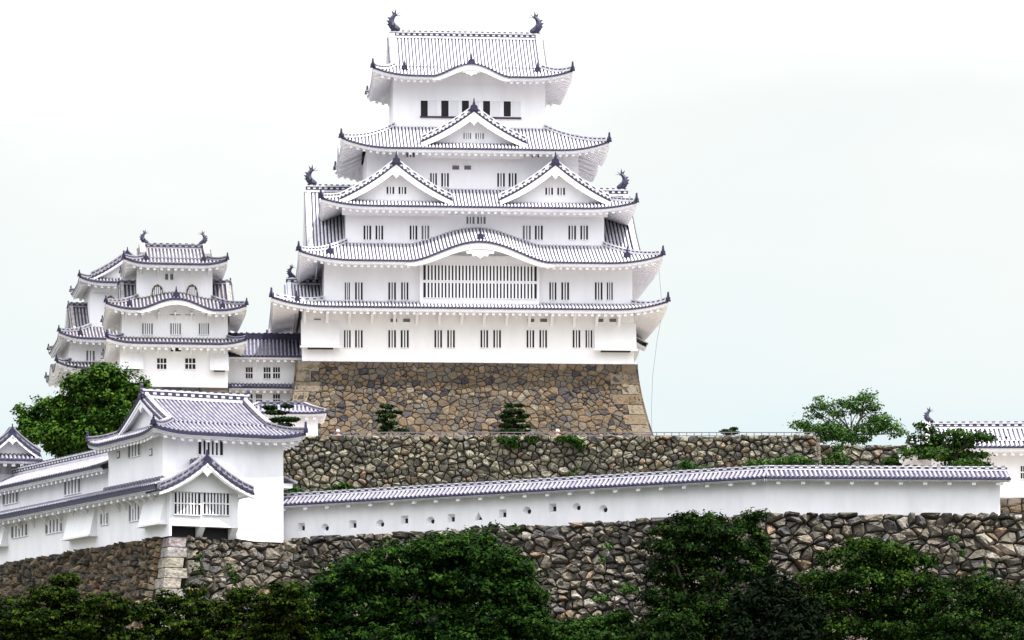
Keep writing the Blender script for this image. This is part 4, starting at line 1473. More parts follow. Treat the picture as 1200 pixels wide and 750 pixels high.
# ------------------------------------------------------------------ second small keep, further back at the left
Q = Frame(150, 455, 322, 11.0)
nk = empty('small_keep', Q.o, 11.0)
tag(nk, 'white gabled small keep half hidden behind the nearer one and the big tree', 'castle keep', 'small keeps left of the main keep')
qa = (Q.X(80, .1), Q.X(200, .1)); qb = (Q.X(82, .1), Q.X(200, .1)); qc = (Q.X(106, 1.7), Q.X(195, 1.7))
qe1 = (Q.X(66, -1.2), Q.X(216, -1.2)); qe2 = (Q.X(69, -1.3), Q.X(216, -1.3)); qe3 = (Q.X(93, .4), Q.X(207, .4))
qz1, qz2, qz3 = Q.Z(432, 0, -1.2), Q.Z(397.5, 0, -1.3), Q.Z(331, 0, .4)
qz1t, qz2t = Q.Z(425, 0, 0), Q.Z(384, 0, 1.7)
wall_box(nk, qa[0], qa[1], .1, 10, -2, qz1 + .3, OLDPLASTER)
wall_box(nk, qb[0], qb[1], .12, 9.9, qz1 + .2, qz2 + .4, OLDPLASTER)
wall_box(nk, qc[0], qc[1], 1.7, 8.4, qz2 + .3, qz3 + .5, OLDPLASTER)
ring_roof(nk, (qe1[0], qe1[1], -1.2, 11.2), (qb[0], qb[1], .12, 9.9), qz1, qz1t - qz1, .5, 2.4, 1.3, bumps={'left': (6.2, 2.6, .9, .4)}, **kw)
qr2, qf2 = ring_roof(nk, (qe2[0], qe2[1], -1.3, 11.2), (qc[0], qc[1], 1.7, 8.4), qz2, qz2t - qz2, .5, 2.4, 1.4, **kw)
ornament(qr2, (Q.X(94, -.6), -.6, qf2(Q.X(94, -1.3) - qe2[0], .7)), (0, -1), .65)
qi = 1.4
ring_roof(nk, (qe3[0], qe3[1], .4, 9.8), (qe3[0] + qi, qe3[1] - qi, .4 + qi, 9.8 - qi), qz3, .6, .4, 2.2, 1.3, **kw)
qcx = (qe3[0] + qe3[1]) / 2
gable(nk, (qcx, .4 + qi - .6), (1, 0), (0, 1), (qe3[1] - qe3[0]) / 2 - qi + .35, qz3 + .45, Q.Z(301, 0, 2), 9.4 - 2 * qi + .7, ov=.2, double=True, ridge_h=.4, orn=.7, shachi=0, tym=.35, barge=.3, pend=.6, name='top_gable_roof', sp=.29, roll=ROLLK, plaster=OLDPLASTER)
gable(nk, (Q.X(80, 5), 5), (0, -1), (1, 0), 4.5, qz2 + .5, Q.Z(361, 0, 5), 3.4, ov=.1, ridge_h=.4, orn=.5, tym=.3, barge=.3, pend=.4, name='side_gable', sp=.29, vr=.15, vw=.26, vmat=ROLLK, r_=.078, roll=ROLLK, plaster=OLDPLASTER)
front_window(nk, Q, 101, 111, 411, 423, .12, 3, True, mats=GRID)
bell_window(nk, Q, 129.5, 346, 362, 1.7, 6)

# ------------------------------------------------------------------ corridor building between small keep and main keep
Cc = Frame(309, 473, 301, 4.5)
cor = empty('corridor_building', Cc.o, 4.5)
tag(cor, 'low white two-storey corridor with dark tiled roofs linking the two keeps', 'building')
cx0, cx1 = Cc.X(266, 0), Cc.X(356, 0)
ce1, ce2 = Cc.Z(417.5, 0, -1.1), Cc.Z(454, 0, -1.0)
wall_box(cor, cx0, cx1, 0, 7, -3.0, ce1 + .3, OLDPLASTER)
mb = MB()
slope(mb, (cx0 - .1, -1.1), (1, 0), (0, 1), cx1 - cx0 + .0, lambda s, d: ce1 + 1.9 * prof(d / 4.2), lambda s: 4.2, None, .30, .08, 5, oh=1.1, th=.28)
mb.build('roof', [TILE, ROLLG, OLDPLASTER], cor)
mb = MB()
slope(mb, (cx0 - .05, -1.0), (1, 0), (0, 1), cx1 - cx0 - .1, lambda s, d: ce2 + .4 * prof(d / 1.0), lambda s: 1.0, None, .30, .08, 3, oh=.95, th=.25)
mb.build('pent_roof', [TILE, ROLLG, OLDPLASTER], cor)
mb = MB()
ridge_beam(mb, [(cx0, 3.1, ce1 + 1.85), (cx1, 3.1, ce1 + 1.85)], .4, .5)
mb.build('ridge', [TILE, TILE], cor)
for a, b in ((288, 296), (309, 317), (320, 328)):
    front_window(cor, Cc, a, b, 430.5, 443.5, 0, 3, mats=GRID, bar=.2, mid=True)
for a, b in ((288, 296), (300, 307), (320, 328)):
    front_window(cor, Cc, a, b, 462, 473.5, 0, 3, mats=GRID, bar=.2, mid=True)
# higher roof further back
mb = MB()
z_b = Cc.Z(402, 0, 6)
mb.box(Cc.X(266, 6.5), Cc.X(330, 6.5), 6.5, 10, -2, z_b + .3, 2)
slope(mb, (Cc.X(262, 5.5), 5.5), (1, 0), (0, 1), 5.0, lambda s, d: z_b + .75 * prof(d / 2.6), lambda s: 2.6, None, .30, .08, 4, oh=.9, th=.25)
mb.build('rear_roof', [TILE, ROLLG, OLDPLASTER], cor)

# ------------------------------------------------------------------ small gatehouse on the terrace
Gt = Frame(340, 511, 258, 4.5)
gh = empty('gatehouse', Gt.o, 4.5)
tag(gh, 'small cream white gatehouse with hipped tile roof behind the corner turret', 'building')
g0, g1 = Gt.X(290, 0), Gt.X(372.5, 0)
gze = Gt.Z(484, 0, -.5)
wall_box(gh, g0, g1, 0, 3.2, -.1, gze + .2, PLASTER)
gr_, _ = ring_roof(gh, (g0 - .5, g1 + .55, -.55, 3.75), (g0 + .8, g1 - .9, 1.55, 1.65), gze, .75, .08, 1.5, .55, roll=ROLLG, sp=.28, nd=4, hip_w=.24, osc=.3, th=.28)
mb = MB(); ridge_beam(mb, [(g0 + .7, 1.6, gze + .72), (g1 - .8, 1.6, gze + .72)], .3, .3); mb.build('ridge', [TILE, ROLLG], gr_)

# ------------------------------------------------------------------ building at the right edge
Rr = Frame(1150, 583, 236, -2)
rbld = empty('edge_building', Rr.o, -2)
tag(rbld, 'white plastered building with pale tiled roof and a fish finial at the right edge', 'building')
r0, r1 = Rr.X(1092, 0), Rr.X(1290, 0)
rze, rzr = Rr.Z(524, 0, -.9), Rr.Z(502, 0, 3.2)
wall_box(rbld, r0, r1, 0, 6.4, -.05, rze + .3, PLASTER)
ri = 1.25
rr_, _ = ring_roof(rbld, (Rr.X(1064, -.9), r1 + 1, -.95, 7.35), (Rr.X(1064, -.9) + ri, r1 - .3, -.95 + ri, 7.35 - ri), rze, .45, .25, 2.0, .9, sp=.29, nd=4, hip_w=.28, osc=.7)
gable(rbld, (Rr.X(1081, 3.2), 3.2), (0, -1), (1, 0), 4.15 - ri + .05, rze + .43, rzr, r1 - Rr.X(1081, 3.2), ov=.15, ridge_h=.42, orn=.5, shachi=.55, tym=.3, barge=.3, pend=.4, sp=.29, name='upper_roof', curve=lambda t: t * (.85 + .15 * t))
front_window(rbld, Rr, 1196, 1206, 546, 561, 0, 4, mats=[PLASTER, DARK, CLOSED], bar=.25, mid=True)
stone_wall('edge_stone_base', 'brown stone base below the white building at the right edge',
           [((at(1171, 583, 236).x, 236.0, Rr.o.z - .02), (at(1300, 583, 236).x, 235.0, Rr.o.z - .02), (at(1170, 583, 236).x, 234.2, 8.0), (at(1302, 583, 236).x, 233.2, 8.0))],
           .6, KEEPPAL, STONE, gap=.03, bulge=.12, rough=.06, seed=41, cat='stone base')
mb = MB()

# ------------------------------------------------------------------ railing on the terrace edge
ra_, rb_ = at(392, 511, 251), at(954, 511, 251)
rail = empty('railing', (ra_.x, 251, TZ))
tag(rail, 'low dark iron railing along the edge of the upper stone terrace', 'railing')
L = rb_.x - ra_.x
mb = MB()
for z in (.40, .18):
    mb.tube([(0, 0, z), (L, 0, z)], .028, 0, 6)
mb.build('rail', IRON, rail)
n = 64
for k in range(n + 1):
    mb = MB()
    mb.box(L * k / n - .025, L * k / n + .025, -.025, .025, -.05, .41)
    mb.build('post', IRON, rail)


# ------------------------------------------------------------------ foliage
def leaf_mesh(name, pts, nrm, size, tints, parent, aspect=1.7, loc=(0, 0, 0)):
    n = len(pts)
    t1 = rng.normal(size=(n, 3))
    t1 -= nrm * np.sum(t1 * nrm, axis=1, keepdims=True)
    t1 /= np.linalg.norm(t1, axis=1, keepdims=True) + 1e-9
    t2 = np.cross(nrm, t1)
    sz = size * rng.uniform(.55, 1.25, size=(n, 1))
    a = t1 * sz * aspect * .5
    b = t2 * sz * .5
    lift = nrm * sz * .18
    v = np.empty((n, 4, 3))
    v[:, 0] = pts - a
    v[:, 1] = pts - b + lift
    v[:, 2] = pts + a
    v[:, 3] = pts + b + lift
    v = v.reshape(-1, 3) - np.array(loc)
    me = bpy.data.meshes.new(name)
    me.vertices.add(4 * n)
    me.vertices.foreach_set('co', v.astype(np.float32).ravel())
    me.loops.add(4 * n)
    me.loops.foreach_set('vertex_index', np.arange(4 * n, dtype=np.int32))
    me.polygons.add(n)
    me.polygons.foreach_set('loop_start', np.arange(0, 4 * n, 4, dtype=np.int32))
    me.polygons.foreach_set('loop_total', np.full(n, 4, dtype=np.int32))
    at_ = me.attributes.new('tint', 'FLOAT_COLOR', 'FACE')
    at_.data.foreach_set('color', np.concatenate([tints, np.ones((n, 1))], axis=1).astype(np.float32).ravel())
    me.materials.append(LEAF)
    me.update()
    me.validate()
    o = bpy.data.objects.new(name, me)
    COL.objects.link(o)
    o.parent = parent
    return o


def cloud(blobs, dens, sub=.55, flat=.75, spread=.5, fill=1.0):
    """leaf points: each blob (centre, radii) is filled with small sub-clumps near its surface; returns points and normals"""
    P, N = [], []
    for (c, r_) in blobs:
        c, r_ = np.array(c), np.array(r_)
        area = (r_[0] * r_[1] + r_[0] * r_[2] + r_[1] * r_[2]) / 3 * 12.57
        k = max(5, int(fill * area / (sub * sub * 1.1)))
        d = rng.normal(size=(k, 3))
        d /= np.linalg.norm(d, axis=1, keepdims=True)
        rad = rng.uniform(.60, 1.04, size=(k, 1)) + .28 * rng.random((k, 1)) ** 4
        cc = c + d * r_ * rad
        m = max(4, int(dens))
        s_ = sub * rng.uniform(.55, 1.35, size=(k, 1, 1))
        off = rng.normal(size=(k, m, 3)) * s_ * np.array([1, 1, flat]) * spread
        nn = rng.normal(size=(k, m, 3)) * .5 + np.array([0, 0, .7]) + d[:, None, :] * .7
        P.append((cc[:, None, :] + off).reshape(-1, 3))
        N.append((nn / (np.linalg.norm(nn, axis=2, keepdims=True) + 1e-9)).reshape(-1, 3))
    return np.concatenate(P), np.concatenate(N)


def px_blob(u, v, ru, rv, Y, depth=None):
    Y = Y + random.uniform(-.5, .5) * (ru > 15)
    p = at(u + random.uniform(-.12, .12) * ru, v + random.uniform(-.2, .2) * rv, Y)
    k = Y / FPX
    return ((p.x, p.y, p.z), (ru * k, (depth if depth else ru * k * .8), rv * k))


def limb(mb, a, b, r0, r1, bend=.15, n=5):
    a, b = Vector(a), Vector(b)
    l = (b - a).length
    off = Vector((random.uniform(-1, 1), random.uniform(-1, 1), random.uniform(-.3, .6))) * (l * bend)
    pts, rad = [], []
    for i in range(n + 1):
        t = i / n
        pts.append(a.lerp(b, t) + off * math.sin(math.pi * t))
        rad.append(r0 + (r1 - r0) * t)
    mb.tube(pts, rad, 0, 6)


def tree(name, label, base, blobs, dens, leaf, colors, cat='tree', sub=.55, flat=.75, group=None, trunk_r=.22, bark=None, limbs=True, aspect=1.7, spread=.5, twigs=0, fill=1.0):
    base = Vector(base)
    root = empty(name, base)
    tag(root, label, cat, group)
    P, N = cloud(blobs, dens, sub, flat, spread, fill)
    cols = np.array(colors)
    # neighbouring leaves share a tone: tone picked from a coarse cell of the crown, plus a little per leaf
    cell = np.floor(P / (sub * 1.5)).astype(int)
    h = (cell[:, 0] * 73856093 ^ cell[:, 1] * 19349663 ^ cell[:, 2] * 83492791) % 997 / 997.0
    idx = np.clip(((h * .65 + rng.random(len(P)) * .35) * len(cols)).astype(int), 0, len(cols) - 1)
    tint = cols[idx] * .52 * rng.uniform(.7, 1.3, size=(len(P), 1))
    leaf_mesh('crown' if cat == 'tree' else 'foliage', P, N, leaf, tint, root, aspect, base)
    if limbs:
        mb = MB()
        cen = Vector(np.mean([b[0] for b in blobs], axis=0))
        low_ = min(b[0][2] - b[1][2] for b in blobs)
        fork = Vector((base.x * .75 + cen.x * .25, base.y * .7 + cen.y * .3, max(base.z + .3, base.z + (cen.z - base.z) * .45)))
        limb(mb, (0, 0, -.3), fork - base, trunk_r, trunk_r * .75, .06)
        for (c, r_) in blobs:
            limb(mb, fork - base, Vector(c) - base, trunk_r * .55, trunk_r * .12, .12)
            for _ in range(twigs):
                e_ = Vector(c) + Vector((random.uniform(-.8, .8) * r_[0], random.uniform(-.5, .5) * r_[1], random.uniform(-.3, .8) * r_[2]))
                limb(mb, Vector(c).lerp(fork, .35) - base, e_ - base, trunk_r * .2, trunk_r * .05, .12, 4)
        mb.build('trunk' if cat == 'tree' else 'stem', bark or BARK, root)
    return root


DARKG = [(.004, .012, .002), (.008, .024, .003), (.018, .048, .006), (.042, .092, .012)]
CHERRYG = [(.004, .018, .002), (.010, .036, .004), (.024, .066, .007), (.050, .115, .014)]
ROUNDG = [(.005, .017, .002), (.013, .040, .004), (.032, .078, .008), (.062, .125, .014)]
MIDG = [(.010, .034, .004), (.022, .066, .008), (.042, .102, .014), (.068, .140, .022)]
BROADG = [(.014, .046, .005), (.036, .098, .010), (.072, .160, .017), (.12, .23, .027)]
YELG = [(.006, .016, .001), (.014, .034, .002), (.036, .068, .005), (.074, .112, .008)]
PINEG = [(.010, .028, .010), (.022, .052, .014), (.040, .080, .020)]
LIGHTG = [(.040, .105, .022), (.065, .150, .032), (.10, .20, .048)]

# big tree left of the turret
bl = [px_blob(u, v, ru, rv, 254) for u, v, ru, rv in ((124, 440, 22, 14), (100, 455, 26, 16), (150, 452, 20, 14), (172, 458, 10, 9), (125, 465, 30, 20), (60, 484, 24, 18), (84, 500, 28, 20), (110, 500, 34, 22), (140, 488, 32, 22), (36, 494, 14, 12), (24, 480, 5, 3), (50, 508, 26, 12), (90, 522, 30, 14), (75, 472, 14, 10), (98, 482, 34, 26), (80, 508, 30, 16), (112, 515, 30, 18))]
tree('broadleaf_tree', 'large dark green broadleaf tree behind the corner turret and the long range', at(95, 575, 254), bl, 26, .17, BROADG, sub=.42, flat=.7, trunk_r=.3, fill=1.2)

# pines on the terrace
def pads(lst, Y): return [px_blob(u, v, ru, rv, Y) for u, v, ru, rv in lst]
PK = dict(sub=.12, flat=.4, trunk_r=.08, group='garden pines before the keep base', aspect=1.9, spread=.6, fill=.6)
tree('garden_pine', 'small cloud-pruned pine beside the cream gatehouse', at(330, 512, 254),
     pads([(317, 477.5, 8, 1.6), (336, 475.5, 6, 1.8), (324, 483.5, 12, 1.6), (338, 491, 12, 1.8), (325, 492, 8, 1.8), (332, 498, 9, 1.6)], 254), 22, .11, PINEG, **PK)
tree('garden_pine', 'crooked cloud-pruned pine near the left part of the keep base', at(455, 512, 257),
     pads([(453, 476.5, 7, 1.6), (465, 483, 6, 1.4), (446, 483, 6, 1.6), (456, 488, 8, 1.5), (447, 492.5, 6, 1.6), (458, 496, 8, 1.6), (452, 501, 7, 1.8), (471, 504.5, 7, 1.6), (449, 505.5, 5, 1.4)], 257), 22, .11, PINEG, **PK)
tree('garden_pine', 'upright tiered pine near the middle of the keep base', at(602, 512, 257),
     pads([(598, 475.5, 6, 1.2), (608, 475, 5, 1.2), (602, 482, 12, 1.7), (593, 487.5, 7, 1.5), (611, 488, 7, 1.5), (602, 493, 12, 1.6), (594, 499, 9, 1.6), (611, 499.5, 9, 1.6), (602, 505.5, 17, 1.8)], 257), 22, .11, PINEG, **PK)
tree('garden_pine', 'tiny pine top beyond the railing right of the keep base', at(855, 514, 262),
     pads([(849, 504.5, 5, 1.2), (860, 502.5, 5, 1.2), (856, 507, 9, 1.5)], 262), 16, .10, PINEG, **PK)

# airy trees at the right
tree('maple_tree', 'airy light green tree with open branches above the low right terrace wall', at(1000, 525, 261),
     pads([(938, 499, 9, 2), (950, 479, 6, 2), (985, 472, 7, 2.5), (1016, 462, 6, 2), (940, 497, 9, 3), (952, 488, 8, 3), (964, 476, 9, 3.5), (960, 468, 6, 2), (978, 484, 11, 4), (955, 503, 14, 4), (975, 500, 14, 5), (990, 508, 16, 5), (998, 474, 12, 3.5), (1010, 468, 12, 3.5), (1024, 477, 8, 4), (1008, 482, 9, 4), (1030, 492, 14, 5), (1020, 503, 18, 6), (1042, 500, 12, 4), (1052, 508, 8, 3), (1000, 515, 16, 4), (970, 512, 16, 4)], 261),
     14, .145, LIGHTG, sub=.28, flat=.5, trunk_r=.11, twigs=2, spread=.9, fill=.75)
tree('maple_tree', 'low spreading green tree in front of the pale roof at the right edge', at(1122, 552, 229),
     pads([(1064, 528, 9, 6), (1078, 524, 12, 7), (1082, 498, 9, 2), (1092, 504, 8, 2), (1100, 513, 12, 3), (1120, 508, 12, 3), (1142, 512, 16, 2.6), (1157, 513, 10, 2), (1105, 522, 18, 4), (1132, 520, 14, 4), (1150, 533, 11, 2.2), (1140, 541, 11, 2.2), (1118, 534, 20, 6), (1098, 531, 18, 5), (1130, 545, 24, 5), (1076, 512, 8, 2.5), (1128, 514, 10, 3)], 229),
     16, .145, MIDG + LIGHTG[:1], sub=.28, flat=.5, trunk_r=.13, twigs=3, spread=.75, fill=.75)


def bush(name, label, lst, Y, dens, leaf, cols, group=None, sub=.3, basev=None, flat=.75, cat='shrub', **k):
    bl_ = pads(lst, Y)
    u = sum(a[0] for a in lst) / len(lst)
    p = at(u, basev, Y) if basev else Vector((at(u, 0, Y).x, Y, min(b[0][2] - b[1][2] for b in bl_)))
    return tree(name, label, p, bl_, dens, leaf, cols, cat=cat, sub=sub, flat=flat, group=group, trunk_r=.05, **k)


SH = dict(sub=.22, fill=.9)
bush('shrub', 'green shrubs in front of the low right terrace wall beside the spreading tree', [(1046, 541, 12, 5), (1062, 533, 12, 7), (1080, 534, 14, 7), (1096, 536, 12, 7), (1068, 543, 18, 5)], 245, 20, .12, MIDG, **SH)
bush('shrub', 'pale leafy shrub against the low right terrace wall under the airy tree', [(978, 530, 8, 8), (972, 541, 9, 5), (988, 541, 8, 4), (982, 522, 5, 5)], 254, 14, .13, LIGHTG, sub=.25, fill=.6)
bush('shrub', 'light green weeds along the foot of the terrace wall before its right corner', [(880, 545, 10, 3), (897, 543, 10, 3), (918, 541, 10, 3.5), (934, 539, 10, 4), (948, 542, 8, 3)], 247, 16, .12, LIGHTG, **SH)
bush('shrub', 'single light green shrub at the terrace wall foot above the parapet coping', [(803, 546, 7, 5), (810, 548, 6, 4), (826, 550, 7, 2)], 247, 18, .12, LIGHTG, **SH)
bush('shrub', 'leafy shrub at the terrace wall foot next to the turret hood', [(338, 571, 7, 6), (350, 577, 9, 4)], 246, 20, .12, LIGHTG, **SH)
bush('shrub', 'low rounded shrub at the left part of the terrace wall foot', [(400, 573, 10, 5), (390, 576, 8, 4), (411, 577, 7, 3)], 246, 20, .12, MIDG, **SH)
bush('shrub', 'bright green shrub spilling over the terrace top below the tiered pine', [(593, 516, 9, 4), (604, 519, 7, 5), (622, 514, 6, 3)], 249.3, 20, .11, MIDG, **SH)
bush('shrub', 'green shrub hanging over the terrace top beside the person in red', [(664, 514, 10, 2.4), (676, 517, 7, 4), (681, 523, 4, 3)], 249.3, 20, .11, MIDG, **SH)
bush('creeper', 'thin green creeper on the terrace wall between parapet coping and railing', [(668, 557, 7, 4), (678, 551, 5, 4)], 248, 8, .11, MIDG, cat='creeper', sub=.25, fill=.6)

# trees and bushes along the foot of the front walls
def fbase(u, Y): return Vector((at(u, 0, Y).x, Y, gz(at(u, 0, Y).x, Y) - .2))
tree('cherry_tree', 'broad dome-shaped dark green tree in front of the parapet wall, largest at the bottom', fbase(490, 198),
     [px_blob(u, v, ru, rv, 198, dp) for u, v, ru, rv, dp in ((465, 655, 40, 16, 2), (520, 648, 44, 18, 2.2), (560, 655, 44, 18, 2.2), (595, 668, 34, 20, 2), (425, 668, 34, 16, 2), (400, 690, 36, 18, 2), (480, 680, 54, 20, 2.4), (540, 690, 56, 22, 2.4), (605, 695, 36, 22, 2), (370, 712, 34, 18, 2), (430, 715, 50, 22, 2.4),
      (500, 722, 56, 22, 2.4), (570, 725, 52, 22, 2.4), (615, 730, 28, 22, 2), (370, 742, 40, 20, 2), (450, 748, 60, 20, 2.4), (540, 752, 70, 20, 2.4), (555, 634, 24, 7, 1.2))],
     24, .145, CHERRYG, sub=.36, flat=.55, trunk_r=.35, bark=PALEBARK, fill=.9)
bush('sapling', 'light twiggy sapling poking above the big dome-shaped tree against the parapet wall', [(562, 621, 12, 3), (578, 617, 8, 3), (548, 623, 6, 3), (602, 619, 8, 2)], 203, 7, .13, MIDG, twigs=3, cat='sapling', sub=.25, fill=.5)
lefts = [((18, 712, 30, 14), (6, 728, 34, 14), (28, 746, 40, 16)), ((74, 682, 16, 9), (66, 698, 28, 10), (84, 712, 30, 12), (60, 728, 36, 14), (84, 746, 44, 14)), ((122, 706, 26, 12), (140, 720, 26, 12), (112, 738, 36, 14), (142, 750, 36, 12)),
         ((196, 702, 14, 9), (182, 716, 26, 12), (200, 732, 32, 14), (180, 750, 36, 14)), ((228, 694, 14, 8), (226, 710, 24, 12), (246, 724, 30, 14), (232, 744, 38, 16)), ((290, 698, 20, 9), (282, 714, 30, 12), (298, 730, 34, 14), (280, 748, 40, 14)),
         ((335, 690, 22, 9), (325, 706, 26, 12), (345, 722, 30, 14), (330, 744, 36, 16))]
lt_lab = ['yellowish green bushy tree in the bottom left corner', 'tallest yellowish green tree at the bottom left, rising to a point before the shaded wall',
          'yellowish green tree at the bottom left below the shaded stone wall', 'yellowish green tree below the pale corner blocks', 'yellowish green tree just right of the pale corner blocks',
          'low yellowish green tree below the sunlit turret wall', 'low green tree touching the left side of the big dome-shaped tree']
for b_, lab in zip(lefts, lt_lab):
    Y = 196 + random.uniform(-2, 2)
    tree('bushy_tree', lab, fbase(b_[0][0], Y), [px_blob(u, v, ru, rv, Y) for u, v, ru, rv in b_], 20, .125, YELG, sub=.26, flat=.4, trunk_r=.15, group='bushy trees along the bottom left', fill=.8)
tree('cloud_pine', 'dark tiered tree standing against the parapet wall near its bend', fbase(820, 201),
     [px_blob(u, v, ru, rv, 201) for u, v, ru, rv in ((818, 608, 28, 8), (800, 622, 34, 10), (845, 622, 30, 10), (785, 640, 28, 8), (830, 640, 36, 10), (868, 640, 18, 10), (840, 658, 34, 10), (790, 660, 24, 8), (775, 676, 26, 9), (825, 680, 40, 12), (872, 672, 22, 10), (780, 700, 38, 12), (840, 705, 44, 14), (800, 728, 50, 14), (862, 732, 44, 14), (790, 750, 60, 14), (870, 754, 40, 14))],
     26, .125, DARKG, sub=.36, flat=.62, trunk_r=.3, fill=.85)
tree('spiky_pine', 'very dark spiky pine at the bottom between the tiered tree and the right bushy tree', fbase(905, 195),
     [px_blob(u, v, ru, rv, 195) for u, v, ru, rv in ((905, 682, 8, 18), (892, 705, 16, 18), (920, 704, 16, 20), (945, 720, 16, 18), (872, 718, 14, 20), (905, 728, 24, 20), (935, 744, 30, 16), (880, 746, 30, 16))],
     24, .13, [(.004, .010, .004), (.007, .016, .006), (.011, .023, .008)], sub=.26, flat=1.3, trunk_r=.25, aspect=2.8, fill=.8)
tree('round_tree', 'broad green tree with layered crown under the right part of the parapet wall', fbase(1040, 200),
     [px_blob(u, v, ru, rv, 200) for u, v, ru, rv in ((1012, 638, 28, 8), (1045, 645, 28, 9), (990, 655, 30, 10), (1070, 660, 28, 10), (1030, 660, 36, 10), (962, 680, 28, 12), (1005, 680, 40, 12), (1055, 682, 40, 12), (1095, 690, 28, 12), (970, 705, 36, 14), (1025, 708, 46, 14), (1080, 712, 40, 14), (990, 735, 50, 16), (1055, 740, 54, 16))],
     26, .125, ROUNDG, sub=.38, flat=.6, trunk_r=.3, fill=.85)
tree('round_tree', 'dark green tree in the bottom right corner', fbase(1150, 198),
     [px_blob(u, v, ru, rv, 198) for u, v, ru, rv in ((1140, 682, 26, 9), (1172, 696, 28, 10), (1125, 702, 32, 12), (1160, 715, 38, 12), (1195, 718, 24, 14), (1130, 728, 42, 14), (1175, 740, 44, 14), (1120, 750, 44, 14))],
     26, .125, DARKG + MIDG[:2], sub=.38, flat=.6, trunk_r=.25, fill=.85)
bush('low_bush', 'bright green low bush at the bottom between the dome-shaped and the tiered trees', [(640, 744, 28, 9), (672, 738, 26, 9), (702, 730, 22, 8), (728, 722, 14, 8), (740, 742, 26, 12), (690, 750, 46, 9)], 203, 18, .12, MIDG, **SH)
bush('creeper', 'dark creeper spilling down the front wall at the bend of the parapet wall', [(884, 604, 14, 6), (874, 616, 14, 8), (888, 630, 11, 9), (894, 646, 9, 9), (880, 650, 10, 8), (892, 664, 9, 8), (896, 680, 8, 8)], 209.4, 18, .12, DARKG + LIGHTG[:1], cat='creeper', **SH)
bush('creeper', 'thin creeper climbing the sunlit wall right of the pale corner blocks', [(232, 652, 3, 8), (230, 668, 5, 6), (268, 664, 3, 6), (275, 678, 6, 6)], 213.0, 10, .11, MIDG, cat='creeper', sub=.2, fill=.6)
for (lst, lab) in ((([(712, 640, 5, 3), (705, 655, 4, 4)]), 'small weed tuft on the front stone wall left of the tiered tree'),
                   (([(1118, 630, 4, 4), (1128, 648, 5, 3)]), 'small weed tuft on the sunlit front wall near its right end'),
                   (([(1155, 668, 6, 4)]), 'small weed tuft low on the front wall at the right edge'),
                   (([(735, 690, 12, 5), (705, 702, 10, 5)]), 'weeds low on the front stone wall beside the tiered tree')):
    bush('weed_tuft', lab, lst, 208.3 if lst[0][0] < 1000 else 210.8, 10, .11, LIGHTG, cat='weeds', sub=.2, fill=.6)


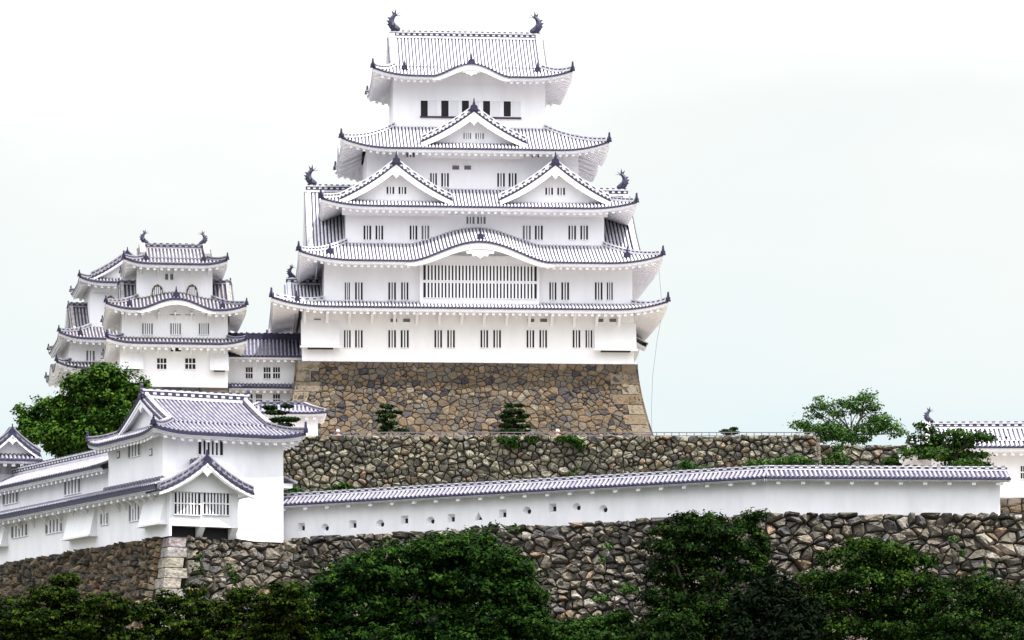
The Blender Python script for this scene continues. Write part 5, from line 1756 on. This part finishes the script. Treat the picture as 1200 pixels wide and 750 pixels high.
# ------------------------------------------------------------------ two visitors behind the railing
def person(p, label, shirt, hat, trousers):
    root = empty('person', p)
    tag(root, label, 'person', 'visitors behind the railing')
    def skin(name, pts, edges, mat, rootv=0):
        me = bpy.data.meshes.new(name)
        me.from_pydata([q[:3] for q in pts], edges, [])
        o = bpy.data.objects.new(name, me)
        COL.objects.link(o)
        o.parent = root
        o.modifiers.new('skin', 'SKIN')
        for i, q in enumerate(pts):
            me.skin_vertices[0].data[i].radius = q[3]
        me.skin_vertices[0].data[rootv].use_root = True
        s_ = o.modifiers.new('sub', 'SUBSURF'); s_.levels = s_.render_levels = 1
        me.materials.append(mat)
        return o
    sk_ = new_mat('skin', (.48, .30, .22), .6)
    body = [(0, 0, .92, (.15, .11)), (0, 0, 1.15, (.14, .10)), (0, 0, 1.36, (.17, .10)), (0, 0, 1.46, (.06, .06)), (0, -.01, 1.56, (.085, .10)), (0, -.01, 1.66, (.075, .09)),
            (.2, 0, 1.36, (.055, .055)), (.25, -.03, 1.10, (.042, .042)), (.22, -.18, .90, (.03, .03)), (.21, -.25, .86, (.025, .035)),
            (-.2, 0, 1.36, (.055, .055)), (-.25, -.03, 1.10, (.042, .042)), (-.22, -.18, .90, (.03, .03)), (-.21, -.25, .86, (.025, .035)),
            (.1, 0, .86, (.085, .085)), (.1, -.01, .47, (.06, .06)), (.1, .01, .08, (.04, .04)), (.1, -.13, .04, (.04, .03)),
            (-.1, 0, .86, (.085, .085)), (-.1, -.01, .47, (.06, .06)), (-.1, .01, .08, (.04, .04)), (-.1, -.13, .04, (.04, .03))]
    ed = [(0, 1), (1, 2), (2, 3), (3, 4), (4, 5), (2, 6), (6, 7), (7, 8), (8, 9), (2, 10), (10, 11), (11, 12), (12, 13), (0, 14), (14, 15), (15, 16), (16, 17), (0, 18), (18, 19), (19, 20), (20, 21)]
    skin('body', body, ed, sk_)
    sh = [(0, 0, .95, (.17, .13)), (0, 0, 1.15, (.165, .125)), (0, 0, 1.37, (.19, .12)), (.22, 0, 1.36, (.075, .075)), (.255, -.02, 1.18, (.07, .07)), (-.22, 0, 1.36, (.075, .075)), (-.255, -.02, 1.18, (.07, .07))]
    skin('shirt', sh, [(0, 1), (1, 2), (2, 3), (3, 4), (2, 5), (5, 6)], new_mat('shirt_cloth', shirt, .9))
    tr = [(0, 0, .93, (.165, .125)), (.1, 0, .84, (.10, .10)), (.1, -.01, .47, (.075, .075)), (.1, .01, .12, (.065, .065)), (-.1, 0, .84, (.10, .10)), (-.1, -.01, .47, (.075, .075)), (-.1, .01, .12, (.065, .065))]
    skin('trousers', tr, [(0, 1), (1, 2), (2, 3), (0, 4), (4, 5), (5, 6)], new_mat('trouser_cloth', trousers, .9))
    mb = MB()
    rows = []
    for (r_, z) in ((.16, 1.64), (.165, 1.655), (.11, 1.67), (.105, 1.73), (.07, 1.77), (.001, 1.78)):
        rows.append([(r_ * math.cos(k * math.pi / 6), -.01 + r_ * 1.1 * math.sin(k * math.pi / 6), z) for k in range(13)])
    mb.grid(rows)
    mb.build('hat', new_mat('hat_cloth', hat, .9), root, True)
    return root


person((at(653.5, 0, 262).x, 262.0, TZ), 'person in a red top and white hat behind the terrace railing', (.55, .06, .05), (.8, .8, .8), (.06, .06, .08))
person((at(396, 0, 262).x, 262.0, TZ), 'person in a blue top and white hat near the gatehouse', (.08, .2, .6), (.8, .8, .82), (.1, .1, .12))

# lightning cable hanging from the right eaves of the keep
ca = K.world(e1[1] - .1, e1y + 3, z1e + .4)
cb = K.world(e1[1] - 1.0, e1y + 2.5, z1e - 10)
mb = MB()
ca2 = K.world(e2[1], e2y + 3, z2e + .3)
pts = [ca2.lerp(ca, t) for t in (0, .5, 1)] + [ca.lerp(cb, t) + Vector((-.35 * math.sin(math.pi * t), 0, 0)) for t in (.25, .5, .75, 1)]
mb.tube([p - ca2 for p in pts], .014, 0, 5)
co = mb.build('lightning_cable', IRON)
co.location = ca2
tag(co, 'thin lightning cable hanging from the right eaves of the main keep', 'cable')
